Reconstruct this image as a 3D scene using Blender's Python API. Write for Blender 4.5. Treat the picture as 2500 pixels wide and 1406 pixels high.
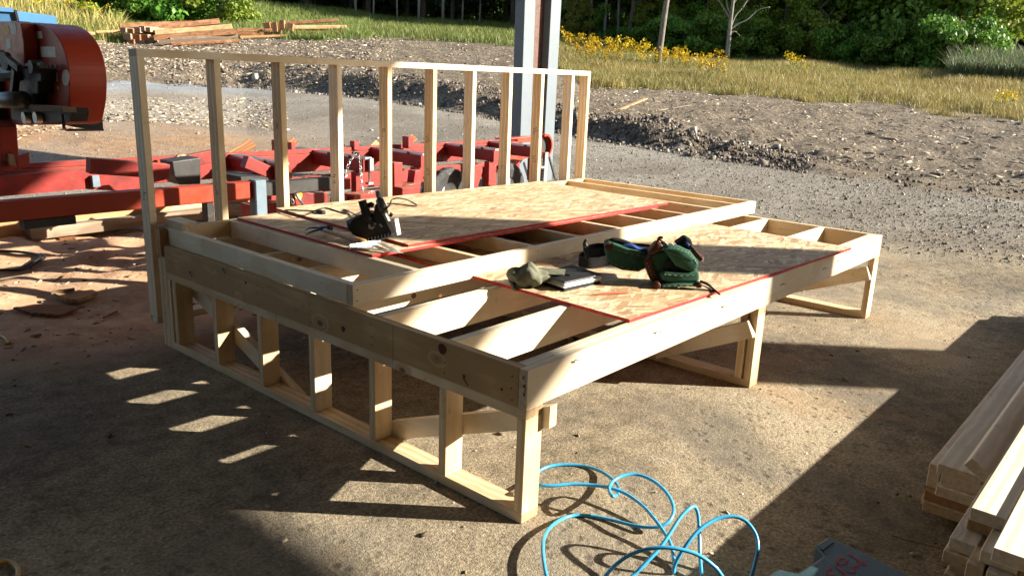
import bpy, bmesh, math, random
import numpy as np
from mathutils import Vector, Matrix
random.seed(7); rng = np.random.default_rng(7)
IN = 0.0254
scene = bpy.context.scene
for o in list(bpy.data.objects): bpy.data.objects.remove(o)
C = scene.collection

# ------------------------------------------------------------------ camera
CX, CY, CZ = -74.678, -60.937, 58.799            # inches
YAW, PITCH, ROLL, F = 0.7100, -0.2600, 0.0380, 1941.7
fw = Vector((math.cos(PITCH)*math.cos(YAW), math.cos(PITCH)*math.sin(YAW), math.sin(PITCH)))
rt = Vector((math.sin(YAW), -math.cos(YAW), 0)); up = rt.cross(fw)
R2 = rt*math.cos(ROLL) + up*math.sin(ROLL); U2 = -rt*math.sin(ROLL) + up*math.cos(ROLL)
cam = bpy.data.cameras.new('camera'); camo = bpy.data.objects.new('camera', cam); C.objects.link(camo)
cam.sensor_width = 36; cam.lens = F/2500*36; cam.clip_start = 0.05; cam.clip_end = 2000
M = Matrix(((R2.x, U2.x, -fw.x, CX*IN), (R2.y, U2.y, -fw.y, CY*IN), (R2.z, U2.z, -fw.z, CZ*IN), (0, 0, 0, 1)))
camo.matrix_world = M
scene.camera = camo
# ------------------------------------------------------------------ sky and sun
SUN = Vector((0.632, -0.775, 0.427)).normalized()
el = math.asin(SUN.z)
w = bpy.data.worlds.new('World'); scene.world = w; w.use_nodes = True
nt = w.node_tree; bg = nt.nodes['Background']
sky = nt.nodes.new('ShaderNodeTexSky'); sky.sky_type = 'NISHITA'; sky.sun_disc = False
sky.sun_elevation = el; sky.sun_rotation = math.atan2(SUN.x, SUN.y)
nt.links.new(sky.outputs[0], bg.inputs[0]); bg.inputs[1].default_value = 0.068
sl = bpy.data.lights.new('sun', 'SUN'); sl.energy = 5.0; sl.angle = math.radians(0.53); sl.color = (1.0, 0.92, 0.79)
so = bpy.data.objects.new('sun', sl); C.objects.link(so); so.rotation_euler = SUN.to_track_quat('Z', 'Y').to_euler()
so.location = (0, 0, 30)
vs = scene.view_settings; vs.view_transform = 'Standard'; vs.look = 'None'; vs.gamma = 1; vs.exposure = 1.82
vs.use_curve_mapping = False

# ------------------------------------------------------------------ measuring helpers (inches)
def ray(x, y): return fw + R2*((x-1250)/F) - U2*((y-703)/F)
CAM = Vector((CX, CY, CZ))
def at(x, y, ax, val):
    d = ray(x, y); k = 'xyz'.index(ax); t = (val-CAM[k])/d[k]; return CAM + d*t
def atR(x, y, R):                                  # point at horizontal distance R metres, result in inches
    d = ray(x, y); t = (R/IN)/math.hypot(d.x, d.y); return CAM + d*t
def azim(x, y=230):
    d = ray(x, y); return math.atan2(d.x*R2.x+d.y*R2.y, d.x*fw.x+d.y*fw.y)

# ------------------------------------------------------------------ node helpers
class N:
    def __init__(s, name):
        s.m = bpy.data.materials.new(name); s.m.use_nodes = True; s.t = s.m.node_tree
        s.b = s.t.nodes['Principled BSDF']; s.out = s.t.nodes['Material Output']
    def n(s, ty, **k):
        o = s.t.nodes.new(ty)
        for a, v in k.items(): setattr(o, a, v)
        return o
    def l(s, a, b): s.t.links.new(a, b)
    def val(s, x, inp):
        if isinstance(x, (int, float)): inp.default_value = x
        elif isinstance(x, (tuple, list)): inp.default_value = tuple(x)+((1,) if len(x) == 3 and len(inp.default_value) == 4 else ())
        else: s.l(x, inp)
    def coord(s, kind='Object', scale=(1, 1, 1), rnd=0.0, loc=(0, 0, 0), rot=(0, 0, 0)):
        tc = s.n('ShaderNodeTexCoord'); mp = s.n('ShaderNodeMapping')
        mp.inputs['Scale'].default_value = scale; mp.inputs['Location'].default_value = loc; mp.inputs['Rotation'].default_value = rot
        if rnd:
            oi = s.n('ShaderNodeObjectInfo'); ml = s.n('ShaderNodeMath', operation='MULTIPLY'); ml.inputs[1].default_value = rnd
            s.l(oi.outputs['Random'], ml.inputs[0]); ad = s.n('ShaderNodeVectorMath', operation='ADD')
            s.l(tc.outputs[kind], ad.inputs[0]); s.l(ml.outputs[0], ad.inputs[1]); s.l(ad.outputs[0], mp.inputs[0])
        else: s.l(tc.outputs[kind], mp.inputs[0])
        return mp.outputs[0]
    def noise(s, v, sc, det=4, rough=.55, dist=0.0, out='Fac'):
        o = s.n('ShaderNodeTexNoise'); s.l(v, o.inputs['Vector']); o.inputs['Scale'].default_value = sc
        o.inputs['Detail'].default_value = det; o.inputs['Roughness'].default_value = rough; o.inputs['Distortion'].default_value = dist
        return o.outputs[out]
    def vor(s, v, sc, feat='F1', out='Distance', rnd=1.0):
        o = s.n('ShaderNodeTexVoronoi', feature=feat); s.l(v, o.inputs['Vector']); o.inputs['Scale'].default_value = sc
        o.inputs['Randomness'].default_value = rnd
        return o.outputs[out]
    def ramp(s, f, stops, interp='LINEAR'):
        o = s.n('ShaderNodeValToRGB'); cr = o.color_ramp; cr.interpolation = interp
        while len(cr.elements) > 1: cr.elements.remove(cr.elements[-1])
        for i, (p, c) in enumerate(stops):
            e = cr.elements[0] if i == 0 else cr.elements.new(p)
            e.position = p; e.color = (c, c, c, 1) if isinstance(c, (int, float)) else tuple(c)+(1,)
        s.l(f, o.inputs[0]); return o.outputs[0]
    def mix(s, f, a, b, bt='MIX'):
        o = s.n('ShaderNodeMix', data_type='RGBA', blend_type=bt)
        s.val(f, o.inputs[0]); s.val(a, o.inputs[6]); s.val(b, o.inputs[7]); return o.outputs[2]
    def math(s, op, a, b=0.0, clamp=False):
        o = s.n('ShaderNodeMath', operation=op, use_clamp=clamp); s.val(a, o.inputs[0]); s.val(b, o.inputs[1]); return o.outputs[0]
    def bump(s, h, strength=.5, dist=.01, prev=None):
        o = s.n('ShaderNodeBump'); s.val(strength, o.inputs['Strength']); o.inputs['Distance'].default_value = dist
        s.l(h, o.inputs['Height'])
        if prev is not None: s.l(prev, o.inputs['Normal'])
        return o.outputs[0]
    def fin(s, col=None, rough=.6, metal=0.0, normal=None, spec=.5):
        if col is not None: s.val(col, s.b.inputs['Base Color'])
        s.val(rough, s.b.inputs['Roughness']); s.val(metal, s.b.inputs['Metallic'])
        s.b.inputs['Specular IOR Level'].default_value = spec
        if normal is not None: s.l(normal, s.b.inputs['Normal'])
        return s.m

def wood(name, light, dark, knotc, knots=1.0, grain=1.0, spec=.25, stain=None, rough=.62):
    s = N(name)
    v = s.coord('Object', (1, 1, 1), 37.0)
    vs_ = s.n('ShaderNodeMapping'); s.l(v, vs_.inputs[0]); vs_.inputs['Scale'].default_value = (1.1, 16, 16)
    wob = s.noise(v, 3.0, 2, .5, 0, 'Color')
    va = s.n('ShaderNodeVectorMath', operation='MULTIPLY_ADD'); s.l(wob, va.inputs[0]); va.inputs[1].default_value = (.0, .9, .9); s.l(vs_.outputs[0], va.inputs[2])
    # knots
    vk = s.n('ShaderNodeMapping'); s.l(v, vk.inputs[0]); vk.inputs['Scale'].default_value = (4.4, 7.5, 7.5)
    kd = s.vor(vk.outputs[0], 1.0)
    kc = s.vor(vk.outputs[0], 1.0, out='Color')
    sep = s.n('ShaderNodeSeparateColor'); s.l(kc, sep.inputs[0])
    gate = s.math('GREATER_THAN', sep.outputs[0], 1-.24*knots)
    sz = s.n('ShaderNodeMath', operation='MULTIPLY_ADD'); s.l(sep.outputs[1], sz.inputs[0]); sz.inputs[1].default_value = .085; sz.inputs[2].default_value = .035
    ks = s.n('ShaderNodeMapRange', interpolation_type='SMOOTHSTEP'); s.l(kd, ks.inputs[0])
    lo = s.math('MULTIPLY', sz.outputs[0], .7); hi = s.math('MULTIPLY', sz.outputs[0], 1.5)
    s.l(lo, ks.inputs[1]); s.l(hi, ks.inputs[2]); ks.inputs[3].default_value = 1; ks.inputs[4].default_value = 0
    km = s.math('MULTIPLY', ks.outputs[0], gate)
    halo = s.n('ShaderNodeMapRange', interpolation_type='SMOOTHSTEP'); s.l(kd, halo.inputs[0])
    halo.inputs[1].default_value = .05; halo.inputs[2].default_value = .34; halo.inputs[3].default_value = 1; halo.inputs[4].default_value = 0
    hm = s.math('MULTIPLY', halo.outputs[0], gate)
    # rings bend round the knots
    vb = s.n('ShaderNodeVectorMath', operation='ADD'); s.l(va.outputs[0], vb.inputs[0])
    hb = s.math('MULTIPLY', hm, .7*grain); s.l(hb, vb.inputs[1])
    g1 = s.noise(vb.outputs[0], 1.0, 5, .62, .35)
    wv = s.n('ShaderNodeTexWave', wave_type='BANDS', bands_direction='Y'); s.l(vb.outputs[0], wv.inputs[0])
    wv.inputs['Scale'].default_value = .55; wv.inputs['Distortion'].default_value = 3.5; wv.inputs['Detail'].default_value = 3; wv.inputs['Detail Scale'].default_value = .7
    f = s.n('ShaderNodeMath', operation='MULTIPLY_ADD'); s.l(wv.outputs[0], f.inputs[0]); f.inputs[1].default_value = .38; s.l(g1, f.inputs[2])
    col = s.ramp(f.outputs[0], [(.40, light), (.80, dark)])
    oi = s.n('ShaderNodeObjectInfo')
    tint = s.ramp(oi.outputs['Random'], [(0, (.90, .86, .80)), (.35, (1, 1, 1)), (.7, (1.0, .95, .88)), (1, (.84, .82, .80))])
    col = s.mix(1.0, col, tint, 'MULTIPLY')
    col = s.mix(s.math('MULTIPLY', hm, .2), col, tuple(c*.72 for c in dark))
    col = s.mix(s.math('MULTIPLY', km, .9), col, knotc)
    dirt = s.ramp(s.noise(v, 2.3, 5, .65), [(.50, 0), (.78, .42)])
    col = s.mix(dirt, col, stain or tuple(c*.55 for c in dark))
    sm = s.ramp(s.noise(v, 23, 3, .6), [(.62, 0), (.72, .34)])
    col = s.mix(sm, col, tuple(c*.4 for c in dark))
    tcn = s.n('ShaderNodeTexCoord'); nx = s.n('ShaderNodeSeparateXYZ'); s.l(tcn.outputs['Normal'], nx.inputs[0])
    endm = s.math('GREATER_THAN', s.math('ABSOLUTE', nx.outputs[0]), .8)
    rg_ = s.ramp(s.noise(v, 60, 3, .6), [(.3, tuple(c*.45 for c in dark)), (.7, (dark[0]*.85, dark[1]*.72, dark[2]*.6))]); col = s.mix(s.math('MULTIPLY', endm, .85), col, rg_)
    nb = s.bump(g1, .25, .002)
    nb = s.bump(s.noise(v, 260, 2, .5), .12, .001, nb)
    return s.fin(col, rough, 0, nb, spec)

PINE = wood('pine_lumber', (.79, .65, .45), (.60, .44, .26), (.16, .065, .025))
PINE2 = wood('knotty_header_pine', (.58, .42, .22), (.40, .26, .12), (.13, .05, .02), 1.3, 1.5)
PALE = wood('planed_white_pine', (.86, .79, .66), (.73, .61, .44), (.20, .10, .05), .9)
BEAM = wood('rough_timber', (.40, .21, .115), (.22, .10, .05), (.08, .03, .015), .5, 1.5, .15, rough=.85)
BEAMG = wood('grey_timber', (.36, .28, .21), (.20, .15, .11), (.08, .04, .02), .5, 1.5, .15, rough=.85)
BEAML = wood('fresh_timber', (.62, .42, .25), (.44, .25, .12), (.12, .05, .02), .5, 1.5, .15, rough=.8)

def osb():
    s = N('strand_board'); v = s.coord('Object', (1, 1, 1), 11.0)
    cols = None
    layers = []
    for i, (rz, sc) in enumerate([(.12, (7.2, 32, 30)), (-.4, (8.5, 38, 30)), (.7, (9, 42, 30))]):
        mp = s.n('ShaderNodeMapping'); s.l(v, mp.inputs[0]); mp.inputs['Rotation'].default_value = (0, 0, rz)
        mp2 = s.n('ShaderNodeMapping'); s.l(mp.outputs[0], mp2.inputs[0]); mp2.inputs['Scale'].default_value = sc; mp2.inputs['Location'].default_value = (i*3.3, i, 0)
        wn = s.noise(mp2.outputs[0], .9, 2, .5, 0, 'Color')
        ad = s.n('ShaderNodeVectorMath', operation='MULTIPLY_ADD'); s.l(wn, ad.inputs[0]); ad.inputs[1].default_value = (.7, .9, 0); s.l(mp2.outputs[0], ad.inputs[2])
        c = s.vor(ad.outputs[0], 1.0, out='Color'); d = s.vor(ad.outputs[0], 1.0, feat='DISTANCE_TO_EDGE')
        sp = s.n('ShaderNodeSeparateColor'); s.l(c, sp.inputs[0]); layers.append((sp, d))
    a, b, c = layers
    m1 = s.math('GREATER_THAN', b[0].outputs[1], .5); m2 = s.math('GREATER_THAN', c[0].outputs[1], .66)
    def col(L): return s.ramp(L[0].outputs[0], [(0, (.33, .22, .125)), (.25, (.50, .37, .23)), (.6, (.64, .51, .34)), (.88, (.77, .67, .49)), (1, (.28, .175, .095))])
    cc = s.mix(m1, col(a), col(b)); cc = s.mix(m2, cc, col(c))
    def edge(L): return s.ramp(L[1], [(0, 1), (.07, 0)])
    ee = s.mix(m1, edge(a), edge(b)); ee = s.mix(m2, ee, edge(c))
    bw = s.n('ShaderNodeRGBToBW'); s.l(ee, bw.inputs[0])
    cc = s.mix(s.math('MULTIPLY', bw.outputs[0], .5), cc, (.22, .11, .05))
    big = s.ramp(s.noise(v, 2.2, 3), [(.35, 0), (.7, .3)]); cc = s.mix(big, cc, (.46, .29, .15))
    fine = s.noise(v, 90, 3, .6); cc = s.mix(.15, cc, s.ramp(fine, [(.3, (.25, .15, .08)), (.7, (.9, .75, .5))]), 'OVERLAY')
    return s.fin(cc, .55, 0, s.bump(bw.outputs[0], .35, .002), .3)
OSB = osb()
def red_edge():
    s = N('red_sealed_edge'); v = s.coord('Object', (1, 1, 1), 3.0)
    n = s.noise(v, 60, 4, .6); return s.fin(s.ramp(n, [(.3, (.30, .012, .012)), (.7, (.62, .04, .035))]), .6, 0, s.bump(n, .4, .003), .3)
RED_EDGE = red_edge()

def paint(name, c, rough=.45, var=.25, rust=None, metal=0, scale=6, spec=.4, sawdust=0.0):
    s = N(name); v = s.coord('Object', (1, 1, 1), 9.0)
    n = s.noise(v, scale, 5, .6)
    col = s.ramp(n, [(.3, tuple(x*(1-var) for x in c)), (.7, tuple(min(1, x*(1+var)) for x in c))])
    if rust:
        r = s.ramp(s.noise(v, scale*2.7, 6, .7), [(.58, 0), (.66, 1)]); col = s.mix(r, col, rust)
    if sawdust:
        ge = s.n('ShaderNodeNewGeometry'); sx = s.n('ShaderNodeSeparateXYZ'); s.l(ge.outputs['Normal'], sx.inputs[0])
        k = s.math('MULTIPLY', s.ramp(sx.outputs[2], [(.5, 0), (.9, 1)]), s.ramp(s.noise(v, 9, 4, .7), [(.35, sawdust), (.65, sawdust*.35)]))
        col = s.mix(k, col, (.50, .30, .17))
    rr = s.ramp(s.noise(v, scale*5, 4, .7), [(.3, rough*.75), (.7, min(1, rough*1.35))])
    return s.fin(col, rr, metal, s.bump(s.noise(v, 40, 3), .06, .003), spec)

MILLRED = paint('mill_red_paint', (.21, .014, .009), .5, .4, (.14, .04, .02), sawdust=.38)
HEADRED = paint('saw_head_red_paint', (.33, .035, .011), .4, .15, scale=3)
DARKM = paint('dark_machine_metal', (.028, .026, .024), .5, .4, (.07, .035, .02))
GREASE = paint('greasy_grey_metal', (.12, .12, .11), .4, .4, (.10, .06, .03), .6)
STEEL = paint('worn_steel', (.55, .55, .54), .35, .2, (.25, .20, .16), 1.0, 9)
GALV = paint('galvanised_steel', (.42, .46, .50), .45, .15, None, .3)
GALVB = paint('blue_grey_steel', (.15, .20, .24), .45, .15, None, .1)
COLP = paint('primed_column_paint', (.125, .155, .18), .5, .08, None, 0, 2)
COLD = paint('column_web_brown', (.10, .045, .03), .6, .2)  # brown base colour for the web, darker than the flanges
RUBBER = paint('tyre_rubber', (.03, .03, .031), .75, .3, None, 0, 8)
BLACKP = paint('black_plastic', (.008, .008, .009), .5, .3, None, 0, 8)
CORDM = paint('black_cord', (.012, .012, .012), .45, .2)
ALU = paint('cast_aluminium', (.72, .74, .76), .32, .08, None, .85, 14)
ALUL = paint('light_grey_magnesium', (.26, .265, .26), .45, .25, None, .3, 14)
BLUEP = paint('blue_powder_paint', (.02, .06, .28), .4, .2)
HICK = wood('hickory_handle', (.62, .36, .15), (.46, .24, .09), (.3, .15, .06), 0, 1, .4, rough=.35)
STICK = paint('paper_sticker', (.62, .58, .48), .6, .18, None, 0, 25)
STICKO = paint('orange_sticker', (.70, .40, .10), .6, .2, None, 0, 25)
YELLOW = paint('yellow_marking', (.75, .42, .02), .5, .1)
INK = paint('stamp_ink', (.10, .07, .05), .8, .3)
NAILM = paint('nail_steel', (.06, .055, .05), .45, .3, None, .6)
RCLAD = paint('roof_sheet_metal', (.34, .33, .31), .6, .1)
def cloth(name, c, c2, sc=350, rough=.9):
    s = N(name); v = s.coord('Object'); n = s.noise(v, 14, 5, .65)
    we = s.noise(v, sc, 2, .6)
    col = s.ramp(n, [(.3, c), (.72, c2)]); nb = s.bump(we, .25, .001); nb = s.bump(n, .5, .006, nb)
    return s.fin(col, rough, 0, nb, .2)
CANVAS = cloth('green_canvas', (.018, .060, .040), (.040, .11, .072))
OLIVE = cloth('olive_cloth', (.10, .105, .07), (.19, .19, .135))
WEB = cloth('black_webbing', (.008, .008, .008), (.018, .017, .017))
LEATHER = cloth('brown_leather', (.035, .011, .007), (.075, .024, .012), 120, .5)
VINYL = cloth('black_vinyl', (.010, .011, .012), (.022, .023, .023), 90, .62)
PAPER = paint('paper', (.80, .80, .78), .8, .06)
PENC = paint('carpenter_pencil_red', (.62, .14, .07), .5, .1)
def hose_m(name, c, rough=.3):
    s = N(name); v = s.coord('Object'); n = s.noise(v, 30, 3)
    col = s.ramp(n, [(.3, tuple(x*.85 for x in c)), (.7, c)])
    s.b.inputs['Coat Weight'].default_value = .3
    return s.fin(col, rough, 0, None, .5)
HOSE = hose_m('blue_air_hose', (.045, .36, .66)); YHOSE = hose_m('yellow_hose_rubber', (.52, .28, .02), .5)
def case_m():
    s = N('textured_green_case'); v = s.coord('Object'); n = s.noise(v, 8, 4); f = s.noise(v, 420, 2, .6)
    scr = s.ramp(s.noise(v, 30, 6, .75), [(.58, 0), (.7, .5)])
    return s.fin(s.mix(scr, s.ramp(n, [(.3, (.012, .036, .046)), (.7, (.022, .06, .072))]), (.11, .15, .16)), .42, 0, s.bump(f, .6, .003), .6)
CASE = case_m()
PINK = paint('hand_painted_red', (.34, .035, .035), .6, .2)
GREYP = paint('soft_grey_plastic', (.30, .32, .36), .4, .05)
BARKP = None
def bark(name, c1, c2):
    s = N(name); v = s.coord('Object', (1, 1, .25)); n = s.noise(v, 14, 6, .7)
    return s.fin(s.ramp(n, [(.35, c1), (.65, c2)]), .85, 0, s.bump(n, .6, .02), .2)
BARK = bark('dark_bark', (.045, .035, .026), (.11, .09, .07))
BARKP = bark('pale_bark', (.12, .11, .09), (.26, .24, .20))
POLE = bark('weathered_pole', (.10, .085, .07), (.22, .19, .16))
def leaf(name, c1, c2, c3=None, tr=.35):
    s = N(name); at_ = s.n('ShaderNodeAttribute', attribute_name='rnd')
    oi = s.n('ShaderNodeObjectInfo')
    st = [(0, c1), (.6, c2)] + ([(.93, c2), (1, c3)] if c3 else [(1, c2)])
    col = s.ramp(at_.outputs['Fac'], st)
    hs = s.n('ShaderNodeHueSaturation'); s.l(col, hs.inputs['Color'])
    s.l(s.math('ADD', .80, s.math('MULTIPLY', oi.outputs['Random'], .4)), hs.inputs['Value'])
    s.l(s.math('ADD', .485, s.math('MULTIPLY', oi.outputs['Random'], .03)), hs.inputs['Hue'])
    s.l(hs.outputs[0], s.b.inputs['Base Color']); s.b.inputs['Roughness'].default_value = .5; s.b.inputs['Specular IOR Level'].default_value = .3
    tl = s.n('ShaderNodeBsdfTranslucent'); s.l(hs.outputs[0], tl.inputs[0])
    mx = s.n('ShaderNodeMixShader'); mx.inputs[0].default_value = tr
    s.l(s.b.outputs[0], mx.inputs[1]); s.l(tl.outputs[0], mx.inputs[2]); s.l(mx.outputs[0], s.out.inputs[0])
    return s.m
LEAF_D = leaf('dark_leaves', (.03, .065, .015), (.06, .12, .028))
LEAF_G = leaf('green_leaves', (.05, .13, .018), (.12, .24, .03), (.16, .16, .02))
LEAF_Y = leaf('yellow_green_leaves', (.09, .16, .018), (.20, .26, .03), (.28, .22, .03))
LEAF_O = leaf('turning_leaves', (.09, .12, .02), (.20, .19, .03), (.34, .20, .03))
NEEDLE = leaf('needles', (.018, .038, .014), (.038, .065, .022), None, .15)
GRASSM = leaf('grass_blades', (.15, .165, .04), (.33, .26, .09), (.42, .25, .12), .3)
GRASSG = leaf('green_grass_blades', (.08, .135, .025), (.17, .20, .05), (.28, .24, .08), .3)
REEDM = leaf('reed_blades', (.09, .14, .07), (.17, .21, .10), (.28, .20, .13), .3)
GOLD = leaf('goldenrod_flowers', (.50, .34, .01), (.68, .47, .02), None, .3)

# ------------------------------------------------------------------ object helpers
def tag(o, label=None, cat=None, group=None, kind=None):
    if label: o['label'] = label
    if cat: o['category'] = cat
    if group: o['group'] = group
    if kind: o['kind'] = kind
    return o
def empty(name, loc_in, label, cat, group=None):
    o = bpy.data.objects.new(name, None); C.objects.link(o); o.location = Vector(loc_in)*IN
    o.empty_display_size = .1; return tag(o, label, cat, group)
def link(o, W, parent=None):
    C.objects.link(o)
    if parent is not None:
        o.parent = parent
        base = Matrix.Translation(parent.location); p = parent
        if parent.parent is not None:
            base = PW[parent.name]
        elif parent.name in PW: base = PW[parent.name]
        o.matrix_local = base.inverted() @ W
    else: o.matrix_world = W; o.matrix_basis = W
    PW[o.name] = W
    return o
PW = {}
_cache = {}
def bevel_box(L, W_, H, bev, mats):
    key = (round(L, 4), round(W_, 4), round(H, 4), round(bev, 4), tuple(m.name for m in mats))
    if key in _cache: return _cache[key]
    bm = bmesh.new(); bmesh.ops.create_cube(bm, size=1)
    for v in bm.verts: v.co = Vector((v.co.x*L, v.co.y*W_, v.co.z*H))
    if bev: bmesh.ops.bevel(bm, geom=list(bm.edges), offset=bev, segments=1, affect='EDGES')
    me = bpy.data.meshes.new('board'); bm.to_mesh(me); bm.free()
    for m in mats: me.materials.append(m)
    _cache[key] = me; return me
def frame(A, B, upv=(0, 0, 1)):
    A = Vector(A); B = Vector(B); x = (B-A).normalized(); u = Vector(upv)
    y = u.cross(x)
    if y.length < 1e-4: y = Vector((0, 1, 0)).cross(x) if abs(x.y) < .9 else Vector((1, 0, 0)).cross(x)
    y.normalize(); z = x.cross(y); c = (A+B)/2
    return Matrix(((x.x, y.x, z.x, c.x*IN), (x.y, y.y, z.y, c.y*IN), (x.z, y.z, z.z, c.z*IN), (0, 0, 0, 1)))
def plank(name, A, B, wy, hz, mat, parent=None, upv=(0, 0, 1), bev=.07):
    L = (Vector(B)-Vector(A)).length
    o = bpy.data.objects.new(name, bevel_box(L*IN, wy*IN, hz*IN, bev*IN, [mat]))
    return link(o, frame(A, B, upv), parent)
def board(name, lo, hi, mat, parent=None, bev=.07):
    lo = Vector(lo); hi = Vector(hi); d = hi-lo; c = (lo+hi)/2; k = max(range(3), key=lambda i: d[i])
    if k == 0: A, B, wy, hz, u = (lo.x, c.y, c.z), (hi.x, c.y, c.z), d.y, d.z, (0, 0, 1)
    elif k == 1: A, B, wy, hz, u = (c.x, lo.y, c.z), (c.x, hi.y, c.z), d.x, d.z, (0, 0, 1)
    else: A, B, wy, hz, u = (c.x, c.y, lo.z), (c.x, c.y, hi.z), d.y, d.x, (-1, 0, 0)
    return plank(name, A, B, wy, hz, mat, parent, u, bev)
class MB:
    def __init__(s): s.v = []; s.f = []; s.mi = []; s.cur = 0
    def add(s, vs_, fs):
        b = len(s.v); s.v += [Vector(v) for v in vs_]; s.f += [tuple(i+b for i in f) for f in fs]; s.mi += [s.cur]*len(fs); return s
    def box(s, lo, hi):
        (a, b, c), (d, e, f) = lo, hi
        return s.add([(a, b, c), (d, b, c), (d, e, c), (a, e, c), (a, b, f), (d, b, f), (d, e, f), (a, e, f)],
                     [(0, 3, 2, 1), (4, 5, 6, 7), (0, 1, 5, 4), (1, 2, 6, 5), (2, 3, 7, 6), (3, 0, 4, 7)])
    def bar(s, A, B, wy, hz, upv=(0, 0, 1)):
        Mx = frame(A, B, upv); L = (Vector(B)-Vector(A)).length/2
        R = Mx.to_3x3(); c = (Vector(A)+Vector(B))/2
        vs_ = [c + R @ Vector((sx*L, sy*wy/2, sz*hz/2)) for sz in (-1, 1) for sx, sy in ((-1, -1), (1, -1), (1, 1), (-1, 1))]
        return s.add(vs_, [(0, 3, 2, 1), (4, 5, 6, 7), (0, 1, 5, 4), (1, 2, 6, 5), (2, 3, 7, 6), (3, 0, 4, 7)])
    def tube(s, pts, r, n=8, cap=True, flat=1.0):
        pts = [Vector(p) for p in pts]; rs = r if isinstance(r, (list, tuple)) else [r]*len(pts)
        b = len(s.v); prev = None
        for i, p in enumerate(pts):
            t = (pts[min(i+1, len(pts)-1)]-pts[max(i-1, 0)])
            t = t.normalized() if t.length > 1e-6 else Vector((0, 0, 1))
            if prev is None: u = Vector((0, 0, 1)) if abs(t.z) < .9 else Vector((1, 0, 0))
            else: u = prev
            u = (u - t*u.dot(t)).normalized(); prev = u; w_ = t.cross(u)
            for k in range(n):
                a = 2*math.pi*k/n; s.v.append(p + u*(math.cos(a)*rs[i]*flat) + w_*(math.sin(a)*rs[i]))
        for i in range(len(pts)-1):
            for k in range(n):
                s.f.append((b+i*n+k, b+i*n+(k+1) % n, b+(i+1)*n+(k+1) % n, b+(i+1)*n+k)); s.mi.append(s.cur)
        if cap:
            s.f.append(tuple(b+k for k in range(n))[::-1]); s.mi.append(s.cur)
            e = b+(len(pts)-1)*n; s.f.append(tuple(e+k for k in range(n))); s.mi.append(s.cur)
        return s
    def prism(s, poly, d):                            # polygon (3-D points) extruded along d
        d = Vector(d); n = len(poly); P = [Vector(p) for p in poly]
        nrm = sum(((P[i]-P[0]).cross(P[(i+1) % n]-P[0]) for i in range(n)), Vector())
        if nrm.dot(d) > 0: P = P[::-1]
        return s.add(P+[p+d for p in P], [tuple(range(n)), tuple(range(2*n-1, n-1, -1))]+[((i+1) % n, i, i+n, (i+1) % n+n) for i in range(n)])
    def disc(s, c, ax, r, th, n=24):
        ax = Vector(ax).normalized(); c = Vector(c); return s.tube([c-ax*th/2, c+ax*th/2], r, n)
    def blob(s, c, rad, seg=14, ring=9, Mx=None, fn=None, p=1.0):
        b = len(s.v); Mx = Mx or Matrix.Identity(3); c = Vector(c)
        for i in range(ring+1):
            th = math.pi*i/ring
            for j in range(seg):
                ph = 2*math.pi*j/seg
                q = Vector((math.sin(th)*math.cos(ph), math.sin(th)*math.sin(ph), math.cos(th)))
                if p != 1.0: q = Vector([math.copysign(abs(x)**p, x) for x in q])
                q = Vector((q.x*rad[0], q.y*rad[1], q.z*rad[2]))
                if fn: q = fn(q)
                s.v.append(c + Mx @ q)
        for i in range(ring):
            for j in range(seg):
                s.f.append((b+i*seg+j, b+(i+1)*seg+j, b+(i+1)*seg+(j+1) % seg, b+i*seg+(j+1) % seg)); s.mi.append(s.cur)
        return s
    def build(s, name, mats, parent=None, smooth=False, bev=0, sub=0, auto=None):
        if not isinstance(mats, (list, tuple)): mats = [mats]
        P = np.array([tuple(v) for v in s.v]); c = (P.max(0)+P.min(0))/2
        me = bpy.data.meshes.new(name); me.from_pydata(((P-c)*IN).tolist(), [], s.f); me.update()
        for m in mats: me.materials.append(m)
        for p_, m in zip(me.polygons, s.mi): p_.material_index = m; p_.use_smooth = smooth
        o = bpy.data.objects.new(name, me); link(o, Matrix.Translation(Vector(c)*IN), parent)
        if bev:
            b_ = o.modifiers.new('bevel', 'BEVEL'); b_.width = bev*IN; b_.segments = 2; b_.limit_method = 'ANGLE'; b_.angle_limit = math.radians(40)
        if sub:
            u_ = o.modifiers.new('sub', 'SUBSURF'); u_.levels = u_.render_levels = sub
        return o
def spline(pts, n=6):
    P = [Vector(p) for p in pts]; out = []
    for i in range(len(P)-1):
        a, b, c, d = P[max(i-1, 0)], P[i], P[i+1], P[min(i+2, len(P)-1)]
        for k in range(n):
            t = k/n; out.append(.5*((2*b)+(c-a)*t+(2*a-5*b+4*c-d)*t*t+(3*b-a-3*c+d)*t**3))
    out.append(P[-1]); return out
def npmesh(name, V, Fa, mats, rnd=None, smooth=False, mi=None):
    me = bpy.data.meshes.new(name); V = np.asarray(V, np.float32); Fa = np.asarray(Fa, np.int32); k = Fa.shape[1]
    me.vertices.add(len(V)); me.vertices.foreach_set('co', V.ravel())
    me.loops.add(Fa.size); me.loops.foreach_set('vertex_index', Fa.ravel())
    me.polygons.add(len(Fa)); me.polygons.foreach_set('loop_start', np.arange(len(Fa), dtype=np.int32)*k)
    if mi is not None: me.polygons.foreach_set('material_index', np.asarray(mi, np.int32))
    if smooth: me.polygons.foreach_set('use_smooth', np.ones(len(Fa), bool))
    me.update(calc_edges=True); me.validate()
    if rnd is not None:
        a = me.attributes.new('rnd', 'FLOAT', 'POINT'); a.data.foreach_set('value', np.asarray(rnd, np.float32))
    for m in (mats if isinstance(mats, (list, tuple)) else [mats]): me.materials.append(m)
    return me

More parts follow.
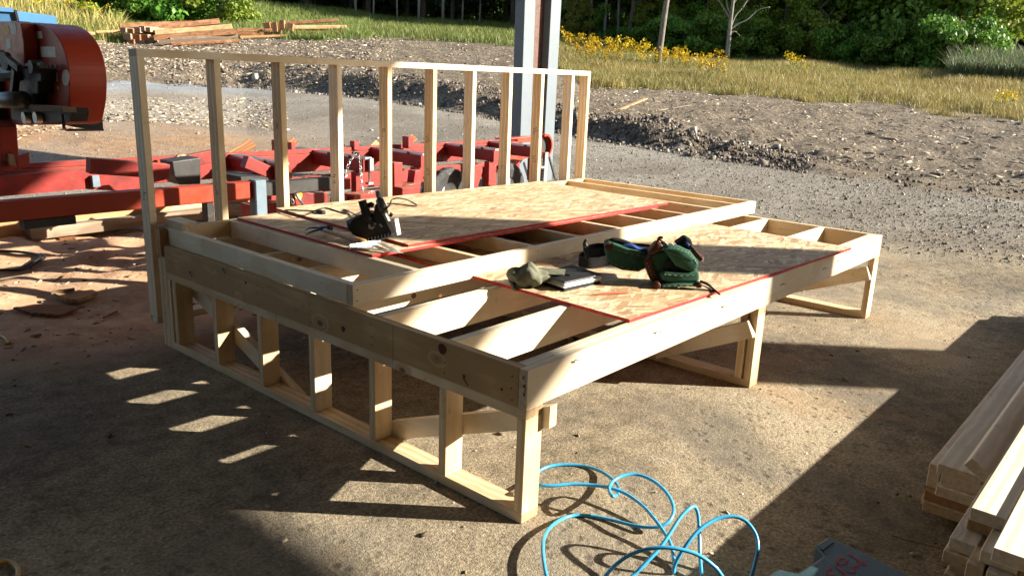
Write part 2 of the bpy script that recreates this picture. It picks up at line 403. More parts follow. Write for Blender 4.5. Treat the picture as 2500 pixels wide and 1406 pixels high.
# ------------------------------------------------------------------ terrain
# (column px, [(row px, horizontal distance m) ...]) : road/berm foot, berm top, grass edge, forest foot
COLS = [(-900, [(118, 22), (95, 24), (20, 32), (-10, 40), (-60, 62)]),
        (0,   [(190, 22), (165, 24), (100, 33), (60, 38), (-10, 58)]),
        (300, [(205, 24), (168, 28), (104, 38), (72, 43), (0, 60)]),
        (600, [(215, 26), (170, 29), (92, 40), (72, 45), (5, 60)]),
        (900, [(243, 22), (192, 23.5), (92, 38), (80, 43), (40, 60)]),
        (1250, [(302, 18.0), (250, 19.2), (110, 36), (98, 39), (72, 58)]),
        (1400, [(335, 16.4), (285, 17.4), (205, 27), (180, 31), (95, 57)]),
        (1650, [(374, 14.6), (326, 15.6), (213, 29), (190, 34), (128, 55)]),
        (2050, [(432, 12.6), (408, 14.2), (252, 28), (225, 33), (158, 52)]),
        (2450, [(492, 11.2), (462, 13.4), (290, 27), (262, 32), (182, 50)]),
        (3200, [(560, 10.2), (530, 12.8), (365, 26), (330, 31), (262, 49)]),
        (5200, [(560, 10.2), (545, 10.8), (365, 26), (330, 31), (262, 49)])]
AZ = np.array([azim(c[0]) for c in COLS])
RR = np.array([[r for y, r in c[1]] for c in COLS]); ZZ = np.zeros_like(RR)
for i, (x, L) in enumerate(COLS):
    for j, (y, r) in enumerate(L): ZZ[i, j] = atR(x, y, r).z*IN
ZZ[-1] = ZZ[-2] = ZZ[-3]
ZZ[:, 0] = np.clip(ZZ[:, 0], 0.0, 3)
FWD = math.atan2(fw.y, fw.x)
def polar(x, y):
    dx = x-CX*IN; dy = y-CY*IN; R = np.hypot(dx, dy)
    cr = dx*rt.x+dy*rt.y; cf = dx*math.cos(YAW)+dy*math.sin(YAW)
    return np.arctan2(cr, cf), R
def marks(az):
    return np.array([np.interp(az, AZ, RR[:, j]) for j in range(5)]), np.array([np.interp(az, AZ, ZZ[:, j]) for j in range(5)])
def vnoise(x, y, f, seed=0):
    x = np.asarray(x)*f; y = np.asarray(y)*f; xi = np.floor(x).astype(int); yi = np.floor(y).astype(int); u = x-xi; v = y-yi
    u = u*u*(3-2*u); v = v*v*(3-2*v)
    def h(a, b):
        n = (a*374761393 + b*668265263 + seed*974711) & 0x7fffffff; n = ((n ^ (n >> 13))*1274126177) & 0x7fffffff
        return ((n ^ (n >> 16)) & 0xffff)/65535.0
    return (h(xi, yi)*(1-u)+h(xi+1, yi)*u)*(1-v)+(h(xi, yi+1)*(1-u)+h(xi+1, yi+1)*u)*v
def fbm(x, y, f, o=4, seed=0):
    s = 0; a = 1; t = 0
    for i in range(o): s = s+a*vnoise(x, y, f*2**i, seed+i); t += a; a *= .5
    return s/t
def sstep(a, b, x): t = np.clip((x-a)/(b-a), 0, 1); return t*t*(3-2*t)
def terrain(x, y, fine=True):
    x = np.atleast_1d(np.asarray(x, float)); y = np.atleast_1d(np.asarray(y, float)); az, R = polar(x, y)
    r, z = marks(az); z0 = r[0]*.55
    front = np.cos(np.clip(az, -1.6, 1.6)) > -.1
    out = np.zeros_like(R)
    out = np.where(R > z0, z[0]*sstep(z0, r[0], R), 0)
    for j in range(4):
        t = np.clip((R-r[j])/np.maximum(r[j+1]-r[j], .1), 0, 1); t = t*t*(3-2*t) if j == 0 else t
        out = np.where(R > r[j], z[j]+(z[j+1]-z[j])*t, out)
    out = np.where(R > r[4], z[4]+(R-r[4])*.02, out)
    k = sstep(2.1, 1.5, np.abs(az)); out = out*k
    if fine:
        bn = (sstep(r[0]-.3, r[0]+.25, R)*(1-sstep(r[1]+.3, r[1]+4.5, R)))*k
        ampl = 1-.9*sstep(azim(1880), azim(2150), az)
        out = out + bn*ampl*((fbm(x, y, .55, 3, 3)-.5)*.45 + (fbm(x, y, 2.6, 4, 5)-.5)*.24)
        dz = sstep(r[1], r[1]+1.5, R)*(1-sstep(r[2]-2, r[2], R))*k
        out = out + dz*((fbm(x*.5, y, 1.1, 3, 9)-.5)*.16+(fbm(x, y, 3.1, 3, 19)-.5)*.10)
        gz = sstep(r[2]-1, r[2]+3, R)*k; out = out + gz*(fbm(x, y, .22, 3, 12)-.5)*.5
        # heaps of sawdust beside the mill and the reddish earth mound
        X = x/IN; Y = y/IN
        sd = sstep(128, 165, Y+.25*X)*sstep(-160, -60, X)*(1-sstep(60, 110, X))*(1-sstep(228, 262, Y))
        out = out + sd*((fbm(x, y, 1.3, 3, 31)-.33)*.24+(fbm(x, y, 4.5, 3, 33)-.5)*.055)
        mx, my = MOUND; d2 = ((x-mx)**2/3.2**2+(y-my)**2/2.4**2); out = out + .30*np.exp(-d2*1.6)*(.8+.4*fbm(x, y, 1.2, 3, 40))
    return out
_m = atR(285, 292, 15.5); MOUND = (_m.x*IN, _m.y*IN)
def gz(x, y): return float(terrain(x, y)[0])

# polar sheet centred under the camera
a_f = np.concatenate([np.linspace(-math.pi, -.80, 60, endpoint=False), np.linspace(-.80, .80, 560, endpoint=False), np.linspace(.80, math.pi, 61)[:-1]])
rr = [0.25]
while rr[-1] < 900: rr.append(rr[-1]*(1.0125 if rr[-1] < 70 else 1.08)+.002)
rr = np.array(rr); A, Rg = np.meshgrid(a_f, rr)
gx = CX*IN + Rg*(np.sin(A)*rt.x+np.cos(A)*math.cos(YAW)); gy = CY*IN + Rg*(np.sin(A)*rt.y+np.cos(A)*math.sin(YAW))
X = gx.ravel(); Y = gy.ravel(); Z = terrain(X, Y)
na, nr = len(a_f), len(rr)
idx = np.arange(na*nr).reshape(nr, na)
q = np.stack([idx[:-1], np.roll(idx, -1, 1)[:-1], np.roll(idx, -1, 1)[1:], idx[1:]], -1).reshape(-1, 4)[:, ::-1]
V = np.stack([X, Y, Z], 1); c0 = len(V); V = np.vstack([V, [[CX*IN, CY*IN, 0]]])
me = npmesh('ground', V, q, [])
bm = bmesh.new(); bm.from_mesh(me); bm.verts.ensure_lookup_table()
for i in range(na): bm.faces.new((bm.verts[c0], bm.verts[int(idx[0, (i+1) % na])], bm.verts[int(idx[0, i])]))
bmesh.ops.recalc_face_normals(bm, faces=list(bm.faces)); bm.to_mesh(me); bm.free()
me.polygons.foreach_set('use_smooth', np.ones(len(me.polygons), bool))
X = V[:, 0]; Y = V[:, 1]; az, R = polar(X, Y); r, z = marks(az)
n1 = fbm(X, Y, .45, 4, 50)-.5; n2 = fbm(X, Y, 1.6, 4, 60)-.5
front = sstep(2.1, 1.5, np.abs(az))
gravel = sstep(5.2, 7.8, np.maximum(X*1.0, Y*.9+.6)+n1*2.5)
dirt = sstep(-.15, .25, R-r[0]+n2*1.2)*front
grass = sstep(-.6, .8, R-r[2]+n1*7+n2*4)*front
leftf = 1-sstep(azim(560), azim(760), az)
road = leftf*sstep(r[0]-3.0, r[0]-1.6, R+n1*.6)*(1-sstep(r[0]-.1, r[0]+.5, R+n1*.6))*front
red = np.exp(-(((X-MOUND[0])/3.4)**2+((Y-MOUND[1])/2.6)**2)*1.1)*(.6+n1*1.6)
red = np.clip(red*1.5, 0, 1)
Xi, Yi = X/IN, Y/IN
saw = sstep(88, 140, Yi+.2*Xi+n1*60)*(1-sstep(60, 120, Xi+n1*50))*sstep(-260, -60, Xi)*(1-sstep(250, 330, Yi+n1*60))
saw = np.clip(saw*(.85+n2*.9), 0, 1)
def cattr(nm, a, b, c):
    t = me.color_attributes.new(nm, 'FLOAT_COLOR', 'POINT'); t.data.foreach_set('color', np.stack([a, b, c, np.ones_like(a)], 1).astype(np.float32).ravel())
cattr('za', gravel, dirt, grass); cattr('zb', road, red, saw)
s = N('ground_cover')
v = s.coord('Object')
def att(nm):
    a = s.n('ShaderNodeAttribute', attribute_name=nm); sp = s.n('ShaderNodeSeparateColor'); s.l(a.outputs['Color'], sp.inputs[0]); return sp.outputs
za = att('za'); zb = att('zb')
st = s.noise(v, 11, 5, .7); stm = s.noise(v, .9, 5, .6); grit = s.vor(v, 150); gritc = s.vor(v, 95, out='Color'); fine = s.noise(v, 75, 4, .75)
slab = s.ramp(s.math('ADD', s.math('MULTIPLY', stm, .55), s.math('MULTIPLY', st, .45)), [(.36, (.105, .09, .066)), (.47, (.22, .182, .125)), (.60, (.34, .285, .20))])
slab = s.mix(.75, slab, s.ramp(fine, [(.32, (.12, .12, .12)), (.52, (.55, .55, .55)), (.68, (1, .98, .93))]), 'OVERLAY')
slab = s.mix(s.ramp(s.noise(v, 1.3, 5, .6), [(.48, 0), (.64, .55)]), slab, (.125, .115, .10))
slab = s.mix(s.ramp(s.noise(v, .8, 4, .6, 1.0), [(.56, 0), (.70, .35)]), slab, (.34, .22, .12))
pit = s.vor(v, 17); pitm = s.ramp(s.noise(v, .7, 3, .5), [(.42, 0), (.58, 1)])
pits = s.math('MULTIPLY', s.ramp(pit, [(.12, 1), (.34, 0)]), pitm); slab = s.mix(s.math('MULTIPLY', pits, .45), slab, (.06, .05, .04))
gb = s.n('ShaderNodeSeparateColor'); s.l(gritc, gb.inputs[0])
gcol = s.ramp(gb.outputs[0], [(0, (.14, .13, .115)), (.4, (.30, .28, .25)), (.8, (.42, .40, .36)), (1, (.58, .56, .52))])
g2 = s.vor(v, 24, out='Color'); g2s = s.n('ShaderNodeSeparateColor'); s.l(g2, g2s.inputs[0])
gcol = s.mix(.45, gcol, s.ramp(g2s.outputs[0], [(0, (.20, .17, .13)), (.85, (.38, .34, .28)), (1, (.66, .63, .58))]))
gcol = s.mix(s.ramp(s.noise(v, .55, 4, .6), [(.4, 0), (.62, .6)]), gcol, (.17, .145, .115))
gcol = s.mix(1.0, gcol, (.74, .73, .70), 'MULTIPLY')
dcol = s.ramp(s.noise(v, 1.5, 7, .75), [(.32, (.065, .05, .035)), (.5, (.15, .12, .085)), (.7, (.225, .185, .135))])
chip = s.ramp(g2s.outputs[1], [(.86, 0), (.88, 1)]); dcol = s.mix(s.math('MULTIPLY', chip, .6), dcol, (.40, .33, .24))
grc = s.ramp(s.noise(v, .8, 5, .7), [(.35, (.07, .085, .025)), (.65, (.15, .13, .05))])
col = s.mix(za[0], slab, gcol); col = s.mix(za[1], col, dcol); col = s.mix(za[2], col, grc)
rcol = s.ramp(s.noise(v, 2, 4, .6), [(.3, (.19, .20, .21)), (.7, (.26, .27, .28))]); col = s.mix(zb[0], col, rcol)
col = s.mix(zb[1], col, s.ramp(s.noise(v, 6, 5, .7), [(.3, (.17, .10, .055)), (.7, (.34, .215, .12))]))
scol = s.ramp(s.noise(v, 5, 6, .7), [(.3, (.36, .19, .10)), (.5, (.56, .335, .20)), (.7, (.70, .47, .30))])
scol = s.mix(s.ramp(s.noise(v, 28, 4, .7), [(.62, 0), (.68, .8)]), scol, (.13, .07, .04))
col = s.mix(zb[2], col, scol)
hb = s.math('ADD', s.math('MULTIPLY', fine, 1.0), s.math('MULTIPLY', st, .8))
hb = s.math('SUBTRACT', hb, s.math('MULTIPLY', s.ramp(grit, [(0, 1), (.5, 0)]), .35))
hb = s.math('SUBTRACT', hb, s.math('MULTIPLY', pits, 1.0))
nb = s.bump(hb, s.math('ADD', .42, s.math('MULTIPLY', za[0], .4)), .012)
nb2 = s.bump(s.noise(v, 7, 6, .7), s.math('MULTIPLY', za[1], .9), .12, nb)
s.fin(col, .9, 0, nb2, .15)
me.materials.clear(); me.materials.append(s.m)
ground = bpy.data.objects.new('ground', me); C.objects.link(ground); tag(ground, kind='structure')

# ------------------------------------------------------------------ open shed: roof, columns (the sun comes in under its eave)
roof = empty('shed_roof', (0, 0, 208), 'sheet metal roof of the open shed that shades the work floor', 'roof')
for k in range(11):
    x0 = 287-62*k
    board('roof_sheet', (x0-61.7, -760, 208.5), (x0, 262, 210), RCLAD, roof, .2)
for yy in (-700, -466, -233, 0, 235): board('roof_beam', (-380, yy-4, 196), (286, yy+4, 208), COLP, roof, .2)
for k in range(17): board('wall_sheet', (-331.5, -760+60.1*k, 0), (-330, -700.2+60.1*k, 208), RCLAD, roof, .2)
for k in range(10): board('wall_sheet', (-330+61.7*k, -762, 0), (-268.6+61.7*k, -760.2, 208), RCLAD, roof, .2)
def column(name, x, y, label, ztop=196):
    t = empty(name, (x, y, 0), label, 'column')
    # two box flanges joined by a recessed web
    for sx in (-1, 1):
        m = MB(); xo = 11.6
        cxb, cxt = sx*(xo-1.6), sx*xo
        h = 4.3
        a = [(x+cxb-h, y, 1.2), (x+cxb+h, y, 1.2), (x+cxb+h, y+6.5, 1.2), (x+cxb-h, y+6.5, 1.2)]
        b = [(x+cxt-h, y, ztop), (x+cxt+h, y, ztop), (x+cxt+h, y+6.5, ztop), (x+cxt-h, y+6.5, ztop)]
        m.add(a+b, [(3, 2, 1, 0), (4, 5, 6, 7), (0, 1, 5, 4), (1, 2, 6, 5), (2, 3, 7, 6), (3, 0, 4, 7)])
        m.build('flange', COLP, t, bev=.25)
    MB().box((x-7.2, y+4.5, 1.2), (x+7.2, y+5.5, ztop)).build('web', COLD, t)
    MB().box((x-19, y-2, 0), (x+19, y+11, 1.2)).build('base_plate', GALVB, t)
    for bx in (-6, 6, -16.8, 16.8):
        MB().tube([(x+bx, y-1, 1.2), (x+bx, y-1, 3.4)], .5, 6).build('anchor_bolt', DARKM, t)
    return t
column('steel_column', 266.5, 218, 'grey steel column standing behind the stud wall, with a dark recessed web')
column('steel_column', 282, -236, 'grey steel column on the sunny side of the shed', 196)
ct = empty('unseen_shadow_caster', (245, -260, 0), 'unseen corrugated box added to cast the straight shadow edge on the floor', 'shadow caster')  # box out of view, added and sized to throw the floor's shadow edge
MB().box((152, -306, 5), (330, -215, 102)).build('body', GALVB, ct)
MB().box((152, -307, 102.05), (302, -214, 102.9)).build('roof', GALVB, ct)
for i in range(29): MB().box((154+6*i, -214.98, 7), (157+6*i, -214.1, 100)).build('corrugation', GALVB, ct)

# ------------------------------------------------------------------ bed platform (one nailed frame on three low stud walls)
H = 16.68; RH = 5.5; DZ = H+RH; LX = 144.0; WY = 98.7
plat = empty('platform_frame', (0, 0, 0), 'new pine platform frame standing on three low stud walls', 'platform')
ks = [0] + [16*k-1.15 for k in range(1, 6)] + [94.9]
def kneewall(x0, short=False):
    board('bottom_plate', (x0, 0, 0), (x0+3.5, WY, 1.5), PINE, plat)
    board('top_plate', (x0, 0, H-1.5), (x0+3.5, WY, H), PINE, plat)
    for k, yk in enumerate(ks):
        if short and k in (1, 2, 3, 5): continue
        board('stud', (x0, yk, 1.5), (x0+3.5, yk+1.5, H-1.5), PINE, plat)
kneewall(0); kneewall(70.5, True); kneewall(140.5, True)
board('stud', (140.5, 22, 1.5), (144, 23.5, H-1.5), PINE, plat)
board('stud', (70.5, 2.0, 1.5), (74, 3.5, H-1.5), PINE, plat)
board('stud', (0, 97.15, 1.5), (3.5, 98.6, H-1.5), PINE, plat)
# diagonal braces on the inner faces of the walls
plank('brace', (69.7, 0.6, 12.6), (69.7, 21.5, 2.6), 1.5, 3.5, PALE, plat, (0, .43, .9))
plank('brace', (139.7, 0.6, 12.6), (139.7, 26.5, 2.6), 1.5, 3.5, PALE, plat, (0, .43, .9))
# deck: outer rims, header and joists
board('rim_board', (0, 0, H), (LX, 1.48, DZ), PALE, plat)
board('header', (0, 1.52, H), (1.5, WY, DZ), PINE2, plat)
board('end_board', (LX-1.5, 1.52, H), (LX, WY, DZ), PINE, plat)
for yj in [1.55]+[16.1-1.5+16*k for k in range(5)]+[WY-1.5]:
    board('joist', (1.53, yj, H), (LX-1.53, yj+1.5, DZ), PALE, plat)
# packers at the wall end, taking the tall wall
board('packer', (0, WY+.05, 0), (3.5, WY+1.5, DZ-2.6), PINE, plat)
board('packer', (0, WY+1.55, 0), (3.5, WY+3.0, DZ-3.0), PINE, plat)
board('packer', (-.1, WY+1.3, DZ-2.5), (3.2, WY+3.2, DZ+3.3), BEAML, plat)
def polyboard(name, P, x0, x1, mat, parent):
    yc = sum(p[0] for p in P)/len(P); zc = sum(p[1] for p in P)/len(P); xc = (x0+x1)/2; h = (x1-x0)/2; n = len(P)
    vs_ = [((y-yc)*IN, s_*h*IN, (z-zc)*IN) for s_ in (-1, 1) for y, z in P]
    me = bpy.data.meshes.new(name); me.from_pydata(vs_, [], [tuple(range(n)), tuple(range(2*n-1, n-1, -1))]+[((i+1) % n, i, i+n, (i+1) % n+n) for i in range(n)])
    bm = bmesh.new(); bm.from_mesh(me); bmesh.ops.recalc_face_normals(bm, faces=list(bm.faces)); bm.to_mesh(me); bm.free(); me.materials.append(mat)
    return link(bpy.data.objects.new(name, me), Matrix.Translation(Vector((xc, yc, zc))*IN) @ Matrix.Rotation(math.pi/2, 4, 'Z'), parent)
polyboard('brace', [(-1.2, 13.4), (-1.2, 16.6), (31.5, 3.7), (31.5, .5)], 3.55, 5.05, PALE, plat)
polyboard('brace', [(97, 12.3), (97, 15.9), (57, .5), (66, .5)], 3.55, 5.05, PALE, plat)
def nails(pts, parent, nm='nail_heads', r=.13):
    m = MB()
    for p, ax in pts: m.disc(p, ax, r, .05, 6)
    return tag(m.build(nm, NAILM, parent), kind='stuff')
hp = []
for yk in (2.6, 15.6, 31.6, 47.6, 63.6, 79.6, 97.0):
    for k in range(3 if yk < 90 else 4): hp.append(((-.03, yk+random.uniform(-.3, .3), H+.9+1.6*k+random.uniform(-.2, .2)), (1, 0, 0)))
nails(hp, plat)
bn = MB()
for (x_, z_) in [(9.5, 4.2), (31, 3.6), (54, 3.4), (80, 3.0), (103, 2.7), (112, 3.2), (137, 4.4)]:
    p = Vector((x_, -.1, H+z_)); bn.tube([p+Vector((0, .1, 0)), p+Vector((.2, -.35, .5)), p+Vector((1.3, -.5, .15))], .07, 5)
for (y_, z_) in [(11.5, 1.2), (88, 1.9), (75, 4.9)]:
    p = Vector((-.1, y_, H+z_)); bn.tube([p+Vector((.1, 0, 0)), p+Vector((-.4, -.4, .35)), p+Vector((-.4, -1.4, -.5))], .08, 5)
tag(bn.build('bent_nails', NAILM, plat), kind='stuff')
KNOT = wood('knot_wood', (.22, .10, .035), (.10, .04, .015), (.04, .015, .01), 0, 1)
def knot(p, ax, ra, rb, parent, name='knot'):
    ax = Vector(ax); m = MB(); c = Vector(p); a_ = Vector((0, 0, 1)); b_ = a_.cross(ax).normalized()
    ring = [c+b_*(ra*math.cos(t)*(1+.08*math.sin(3*t)))+a_*(rb*math.sin(t)) for t in [2*math.pi*k/18 for k in range(18)]]
    m.prism(ring, ax*.02); return m.build(name, KNOT, parent)
for (x_, y_, ra, rb) in ((1080, 852, .85, .8), (838, 803, .5, .5), (1133, 918, .3, .25), (1225, 950, .22, .2), (600, 690, .3, .3)): knot(at(x_, y_, 'x', -.005), (-1, 0, 0), ra, rb, plat)
for (x_, y_, ra, rb, yy) in ((1010, 722, .55, .45, 31.9), (1240, 838, .9, .35, 15.9), (1290, 790, .5, .3, 15.9), (1075, 722, .4, .3, 31.9)): knot(at(x_, y_, 'y', yy-.02), (0, -1, 0), ra, rb, plat)
pl = MB()
for y_ in (26.5, 58.0, 83.0): pl.box((-.012, y_, H-1.45), (-.002, y_+.06, H+RH-.1 if y_ == 26.5 else H))
tag(pl.build('pencil_marks', INK, plat), kind='stuff')
st_ = MB()
for k in range(3): st_.box((-.04, .35+.1*k, H+1.9+k*1.15), (-.01, .62+.1*k, H+2.3+k*1.15))
st_.box((-.04, .28, H+2.3), (-.01, .42, H+3.6)); st_.build('grade_stamp', INK, plat)

# upper frame lying on the deck
uf = empty('upper_frame', (75, 70, DZ), 'pine frame of joists lying on the back of the platform under the strand boards', 'frame')
U0 = DZ+.02; U1 = U0+3.5
board('front_rail', (1.5, 38, U0), (149.6, 39.48, U1), PALE, uf)
board('back_rail', (1.5, 99.6, U0), (149.6, 101.1, U1), PINE, uf)
board('end_rail', (1.5, 39.52, U0), (3.0, 99.56, U1), PALE, uf)
board('end_rail', (148.1, 39.52, U0), (149.6, 99.56, U1), PINE, uf)
for xj in (15.6, 31.4, 47.2, 63, 78.8, 94.5, 110, 125.5, 138.6):
    board('joist', (xj, 39.52, U0), (xj+1.5, 99.56, U1), PINE if xj > 20 else PALE, uf)
un = []
for xj in (2.3, 16.3, 32.1, 47.9, 63.7, 79.5, 95.2, 111): un += [((xj, 37.97, U0+.8), (0, 1, 0)), ((xj+.1, 37.97, U0+2.6), (0, 1, 0))]
nails(un, uf)
bl = board('timber_block', (2.2, 94.6, U1+.02), (5.7, 102.2, U1+1.52), PALE)
tag(bl, 'short pale wood block lying on the left back corner of the upper frame', 'block')

# tall stud wall behind
tw = empty('stud_wall', (76, 105, 4.4), 'tall open wall frame of eleven pine studs standing behind the platform', 'wall frame')
TY0, TY1, TZ = 103.0, 106.5, 61.3
board('top_plate', (-.5, TY0, TZ-1.5), (152.8, TY1, TZ), PALE, tw)
board('bottom_plate', (-.5, TY0, 4.4), (152.8, TY1, 5.9), PALE, tw)
sx = [0.0-.5, 15.8, 31.8, 47.8, 63.7, 79.8, 95.4, 111.3, 126.5, 142.4, 151.3]
for i, x0 in enumerate(sx):
    board('stud', (x0, TY0, 5.9), (x0+1.5, TY1, TZ-1.5), PINE if i % 3 else PALE, tw)
sp_ = MB()
for x0, zz in ((47.8, 33), (63.7, 44), (79.8, 42), (79.8, 33), (126.5, 43), (126.5, 34), (-.5, 33), (15.8, 33), (63.7, 33)):
    for k in range(5):
        sp_.box((x0-.03, TY0+.8+random.uniform(0, 1.4), zz-k*.5), (x0-.01, TY0+1.2+random.uniform(.2, 1.6), zz+.18-k*.5))
tag(sp_.build('ink_stamps', INK, tw), kind='stuff')
MB().box((-.56, TY0+.4, 4.6), (-.51, TY0+2.0, 5.7)).build('paper_tag', STICK, tw)

# sheets of strand board
def sheet(name, corners, z, t, label):
    m = MB(); m.cur = 1
    P = [Vector((x, y, z)) for x, y in corners]; n = 4
    m.add(P+[p+Vector((0, 0, t)) for p in P], [(3, 2, 1, 0)]+[(i, (i+1) % 4, (i+1) % 4+4, i+4) for i in range(4)])
    m.cur = 0; m.f.append((4, 5, 6, 7)); m.mi.append(0)
    o = m.build(name, [OSB, RED_EDGE]); return tag(o, label, 'sheet')
def rect(x0, y0, L, W_, ang):
    a = math.radians(ang); c, s_ = math.cos(a), math.sin(a)
    return [(x0, y0), (x0+L*c, y0+L*s_), (x0+L*c-W_*s_, y0+L*s_+W_*c), (x0-W_*s_, y0+W_*c)]
sheet('strand_board', rect(27.7, 2.55, 89.2, 60, -2.4), DZ+.04, .55, 'red-edged strand board on the front of the platform, carrying the tool belt')
sheet('strand_board', [(16.3, 51.3), (113.5, 49.6), (114.3, 98.6), (17.2, 99.3)], U1+.03, .5, 'lower red-edged strand board on the upper frame, beneath the hammer')
sheet('strand_board', [(25.9, 52.2), (118.2, 49.4), (123.4, 98.8), (29.2, 102.6)], U1+.56, .5, 'topmost red-edged strand board, with the circular saw on it')

# ------------------------------------------------------------------ things on the boards
# circular saw, tipped on its shoe
ZB = U1+1.06
saw_ = empty('circular_saw', at(905, 588, 'z', ZB), 'black worm drive circular saw standing on its shoe, wood and metal handles up', 'circular saw')
SD = 18.0 - 0                                       # depth plane used to lay out the outline
S0 = at(900, 590, 'z', ZB)
SR = Vector((rt.x, rt.y, 0)).normalized(); SF = Vector((fw.x, fw.y, 0)).normalized()
def sp(x, y, d=0):                                  # point on the upright plane through the saw, d inches behind it
    dd = ray(x, y); n = SF; t = ((S0+SF*d)-CAM).dot(n)/dd.dot(n); return CAM+dd*t
m = MB(); m.prism([sp(*p, 1.2) for p in [(852, 548), (857, 538), (868, 532), (900, 518), (925, 528), (935, 560), (932, 588), (902, 592), (880, 582), (858, 572)]], SF*3.2)
m.build('motor_housing', BLACKP, saw_, bev=.25)
m = MB(); m.tube([sp(852, 552, 2.8), sp(880, 541, 2.8), sp(908, 532, 2.8)], [1.25, 1.45, 1.3], 14); m.build('motor', BLACKP, saw_, smooth=True)
m = MB(); m.prism([sp(*p, .6) for p in [(915, 500), (928, 496), (942, 520), (952, 555), (958, 574), (925, 588), (905, 560)]], SF*2.4); m.build('blade_guard', BLACKP, saw_, bev=.2)
m = MB(); m.tube(spline([sp(884, 490, 1.0), sp(888, 503, 1.0), sp(894, 520, 1.0), sp(902, 536, 1.0), sp(916, 551, .6)], 5), [.8]*8+[.9]*8+[.6]*5, 10); m.build('rear_handle', BLACKP, saw_, smooth=True)
m = MB(); m.tube([sp(899, 502, 1.6), sp(906, 499, 1.6), sp(912, 503, 1.6)], .5, 8); m.build('trigger_guard', BLACKP, saw_, smooth=True)
m = MB(); m.tube([sp(921, 466, 1.3), sp(923, 474, 1.3), sp(927, 486, 1.3)], [.35, .5, .5], 10); m.build('chute_tip', BLUEP if False else GALVB, saw_, smooth=True)
m = MB(); m.tube([sp(926, 486, 1.2), sp(932, 505, 1.2), sp(940, 522, 1.0)], [.75, .95, .75], 12); m.build('front_handle', GREASE, saw_, smooth=True)
m = MB(); m.tube([sp(939, 521, .8), sp(949, 543, .6), sp(961, 568, .4)], [.48, .46, .42], 6); m.build('gear_case', ALUL, saw_)
m = MB(); m.disc(sp(907, 552, .7), SF, .62, .5, 16); m.build('arbor_cap', ALUL, saw_)
m = MB(); m.disc(sp(906.5, 551.5, .4), SF, .22, .1, 12); m.build('arbor_hole', BLACKP, saw_)
m = MB()
for a, b in [((896, 592), (974, 573)), ((974, 573), (967, 534)), ((967, 534), (957, 538))]: m.bar(sp(*a, -.3), sp(*b, .2), 1.0, .16)
for t in range(9):
    a = sp(900+8*t, 590.5-2.0*t, -.2); m.bar(a, a+Vector((0, 0, .75)), .12, .18)
m.build('shoe', ALUL, saw_)
m = MB(); m.prism([sp(*p, .9) for p in [(952, 520), (958, 526), (955, 531), (949, 527)]], SF*1.2); m.build('lever', BLACKP, saw_)
m = MB(); m.bar(sp(927, 547, .4), sp(933, 554, .4), .12, .35); m.build('depth_knob', ALUL, saw_)
m = MB(); m.tube(spline([sp(925, 528, 1), sp(950, 502, 3), at(957, 487.5, 'z', ZB+2.2), at(975, 484, 'z', ZB+2.6), at(998, 490, 'z', ZB+1.2), at(1017, 501, 'z', ZB+.3), at(1008, 503, 'z', ZB+.2), at(975, 499, 'z', ZB+.3), at(945, 497, 'z', ZB+.5)], 7), .17, 7)
m.build('power_cord', CORDM, saw_, smooth=True)
m = MB()
m.tube(spline([at(872, 527, 'z', ZB+.6), at(850, 515, 'z', ZB+.2), at(838, 512, 'z', ZB+.15), at(848, 522, 'z', ZB+.15), at(825, 516, 'z', ZB+.15), at(795, 508, 'z', ZB+.15), at(770, 514, 'z', ZB+.15), at(742, 526, 'z', ZB+.15), at(715, 520, 'z', ZB+.15), at(696, 513, 'z', ZB+.15), at(740, 514, 'z', ZB+.2), at(778, 516, 'z', ZB+.25)], 6), .16, 7)
m.build('power_cord', CORDM, saw_, smooth=True)
m = MB(); m.bar(at(776, 515, 'z', ZB+.4), at(791, 520, 'z', ZB+.4), .9, .75); m.build('plug', BLACKP, saw_, bev=.1)

# hammer
ZL = U1+.55
hm = empty('hammer', at(790, 560, 'z', ZL), 'claw hammer with blue head and bare wooden handle lying beside the saw', 'hammer')
h0, h1 = at(792, 563, 'z', ZL+1.0), at(893, 593, 'z', ZL+.75)
m = MB(); ph = [h0.lerp(h1, t) for t in (0, .1, .3, .55, .75, .88, .97, 1.0)]
m.tube(ph, [.5, .5, .5, .62, .78, .85, .78, .4], 10, flat=.8); m.build('handle', HICK, hm, smooth=True)
ax = (at(808, 553, 'z', ZL+1.1)-at(740, 560, 'z', ZL+1.1)).normalized(); hc = at(789, 558, 'z', ZL+1.1)
m = MB(); m.tube([hc+ax*.2, hc+ax*.9, hc+ax*1.1, hc+ax*1.9], [.5, .42, .62, .62], 12); m.build('head_face', DARKM, hm)
m = MB(); m.bar(hc-ax*.7, hc+ax*.4, .95, .95); m.build('head', BLUEP, hm, bev=.12)
for dz, k in ((.32, 0), (-.25, 1)):
    side = Vector((0, 0, 1)); m = MB()
    m.tube([hc-ax*.6+side*dz*.5, hc-ax*1.8+side*dz*1.1, hc-ax*3.0+side*(dz*1.6-.15), hc-ax*4.0+side*(dz*1.7-.55)], [.42, .34, .25, .1], 8, flat=.6)
    m.build('claw', BLUEP if k == 0 else DARKM, hm, smooth=True)

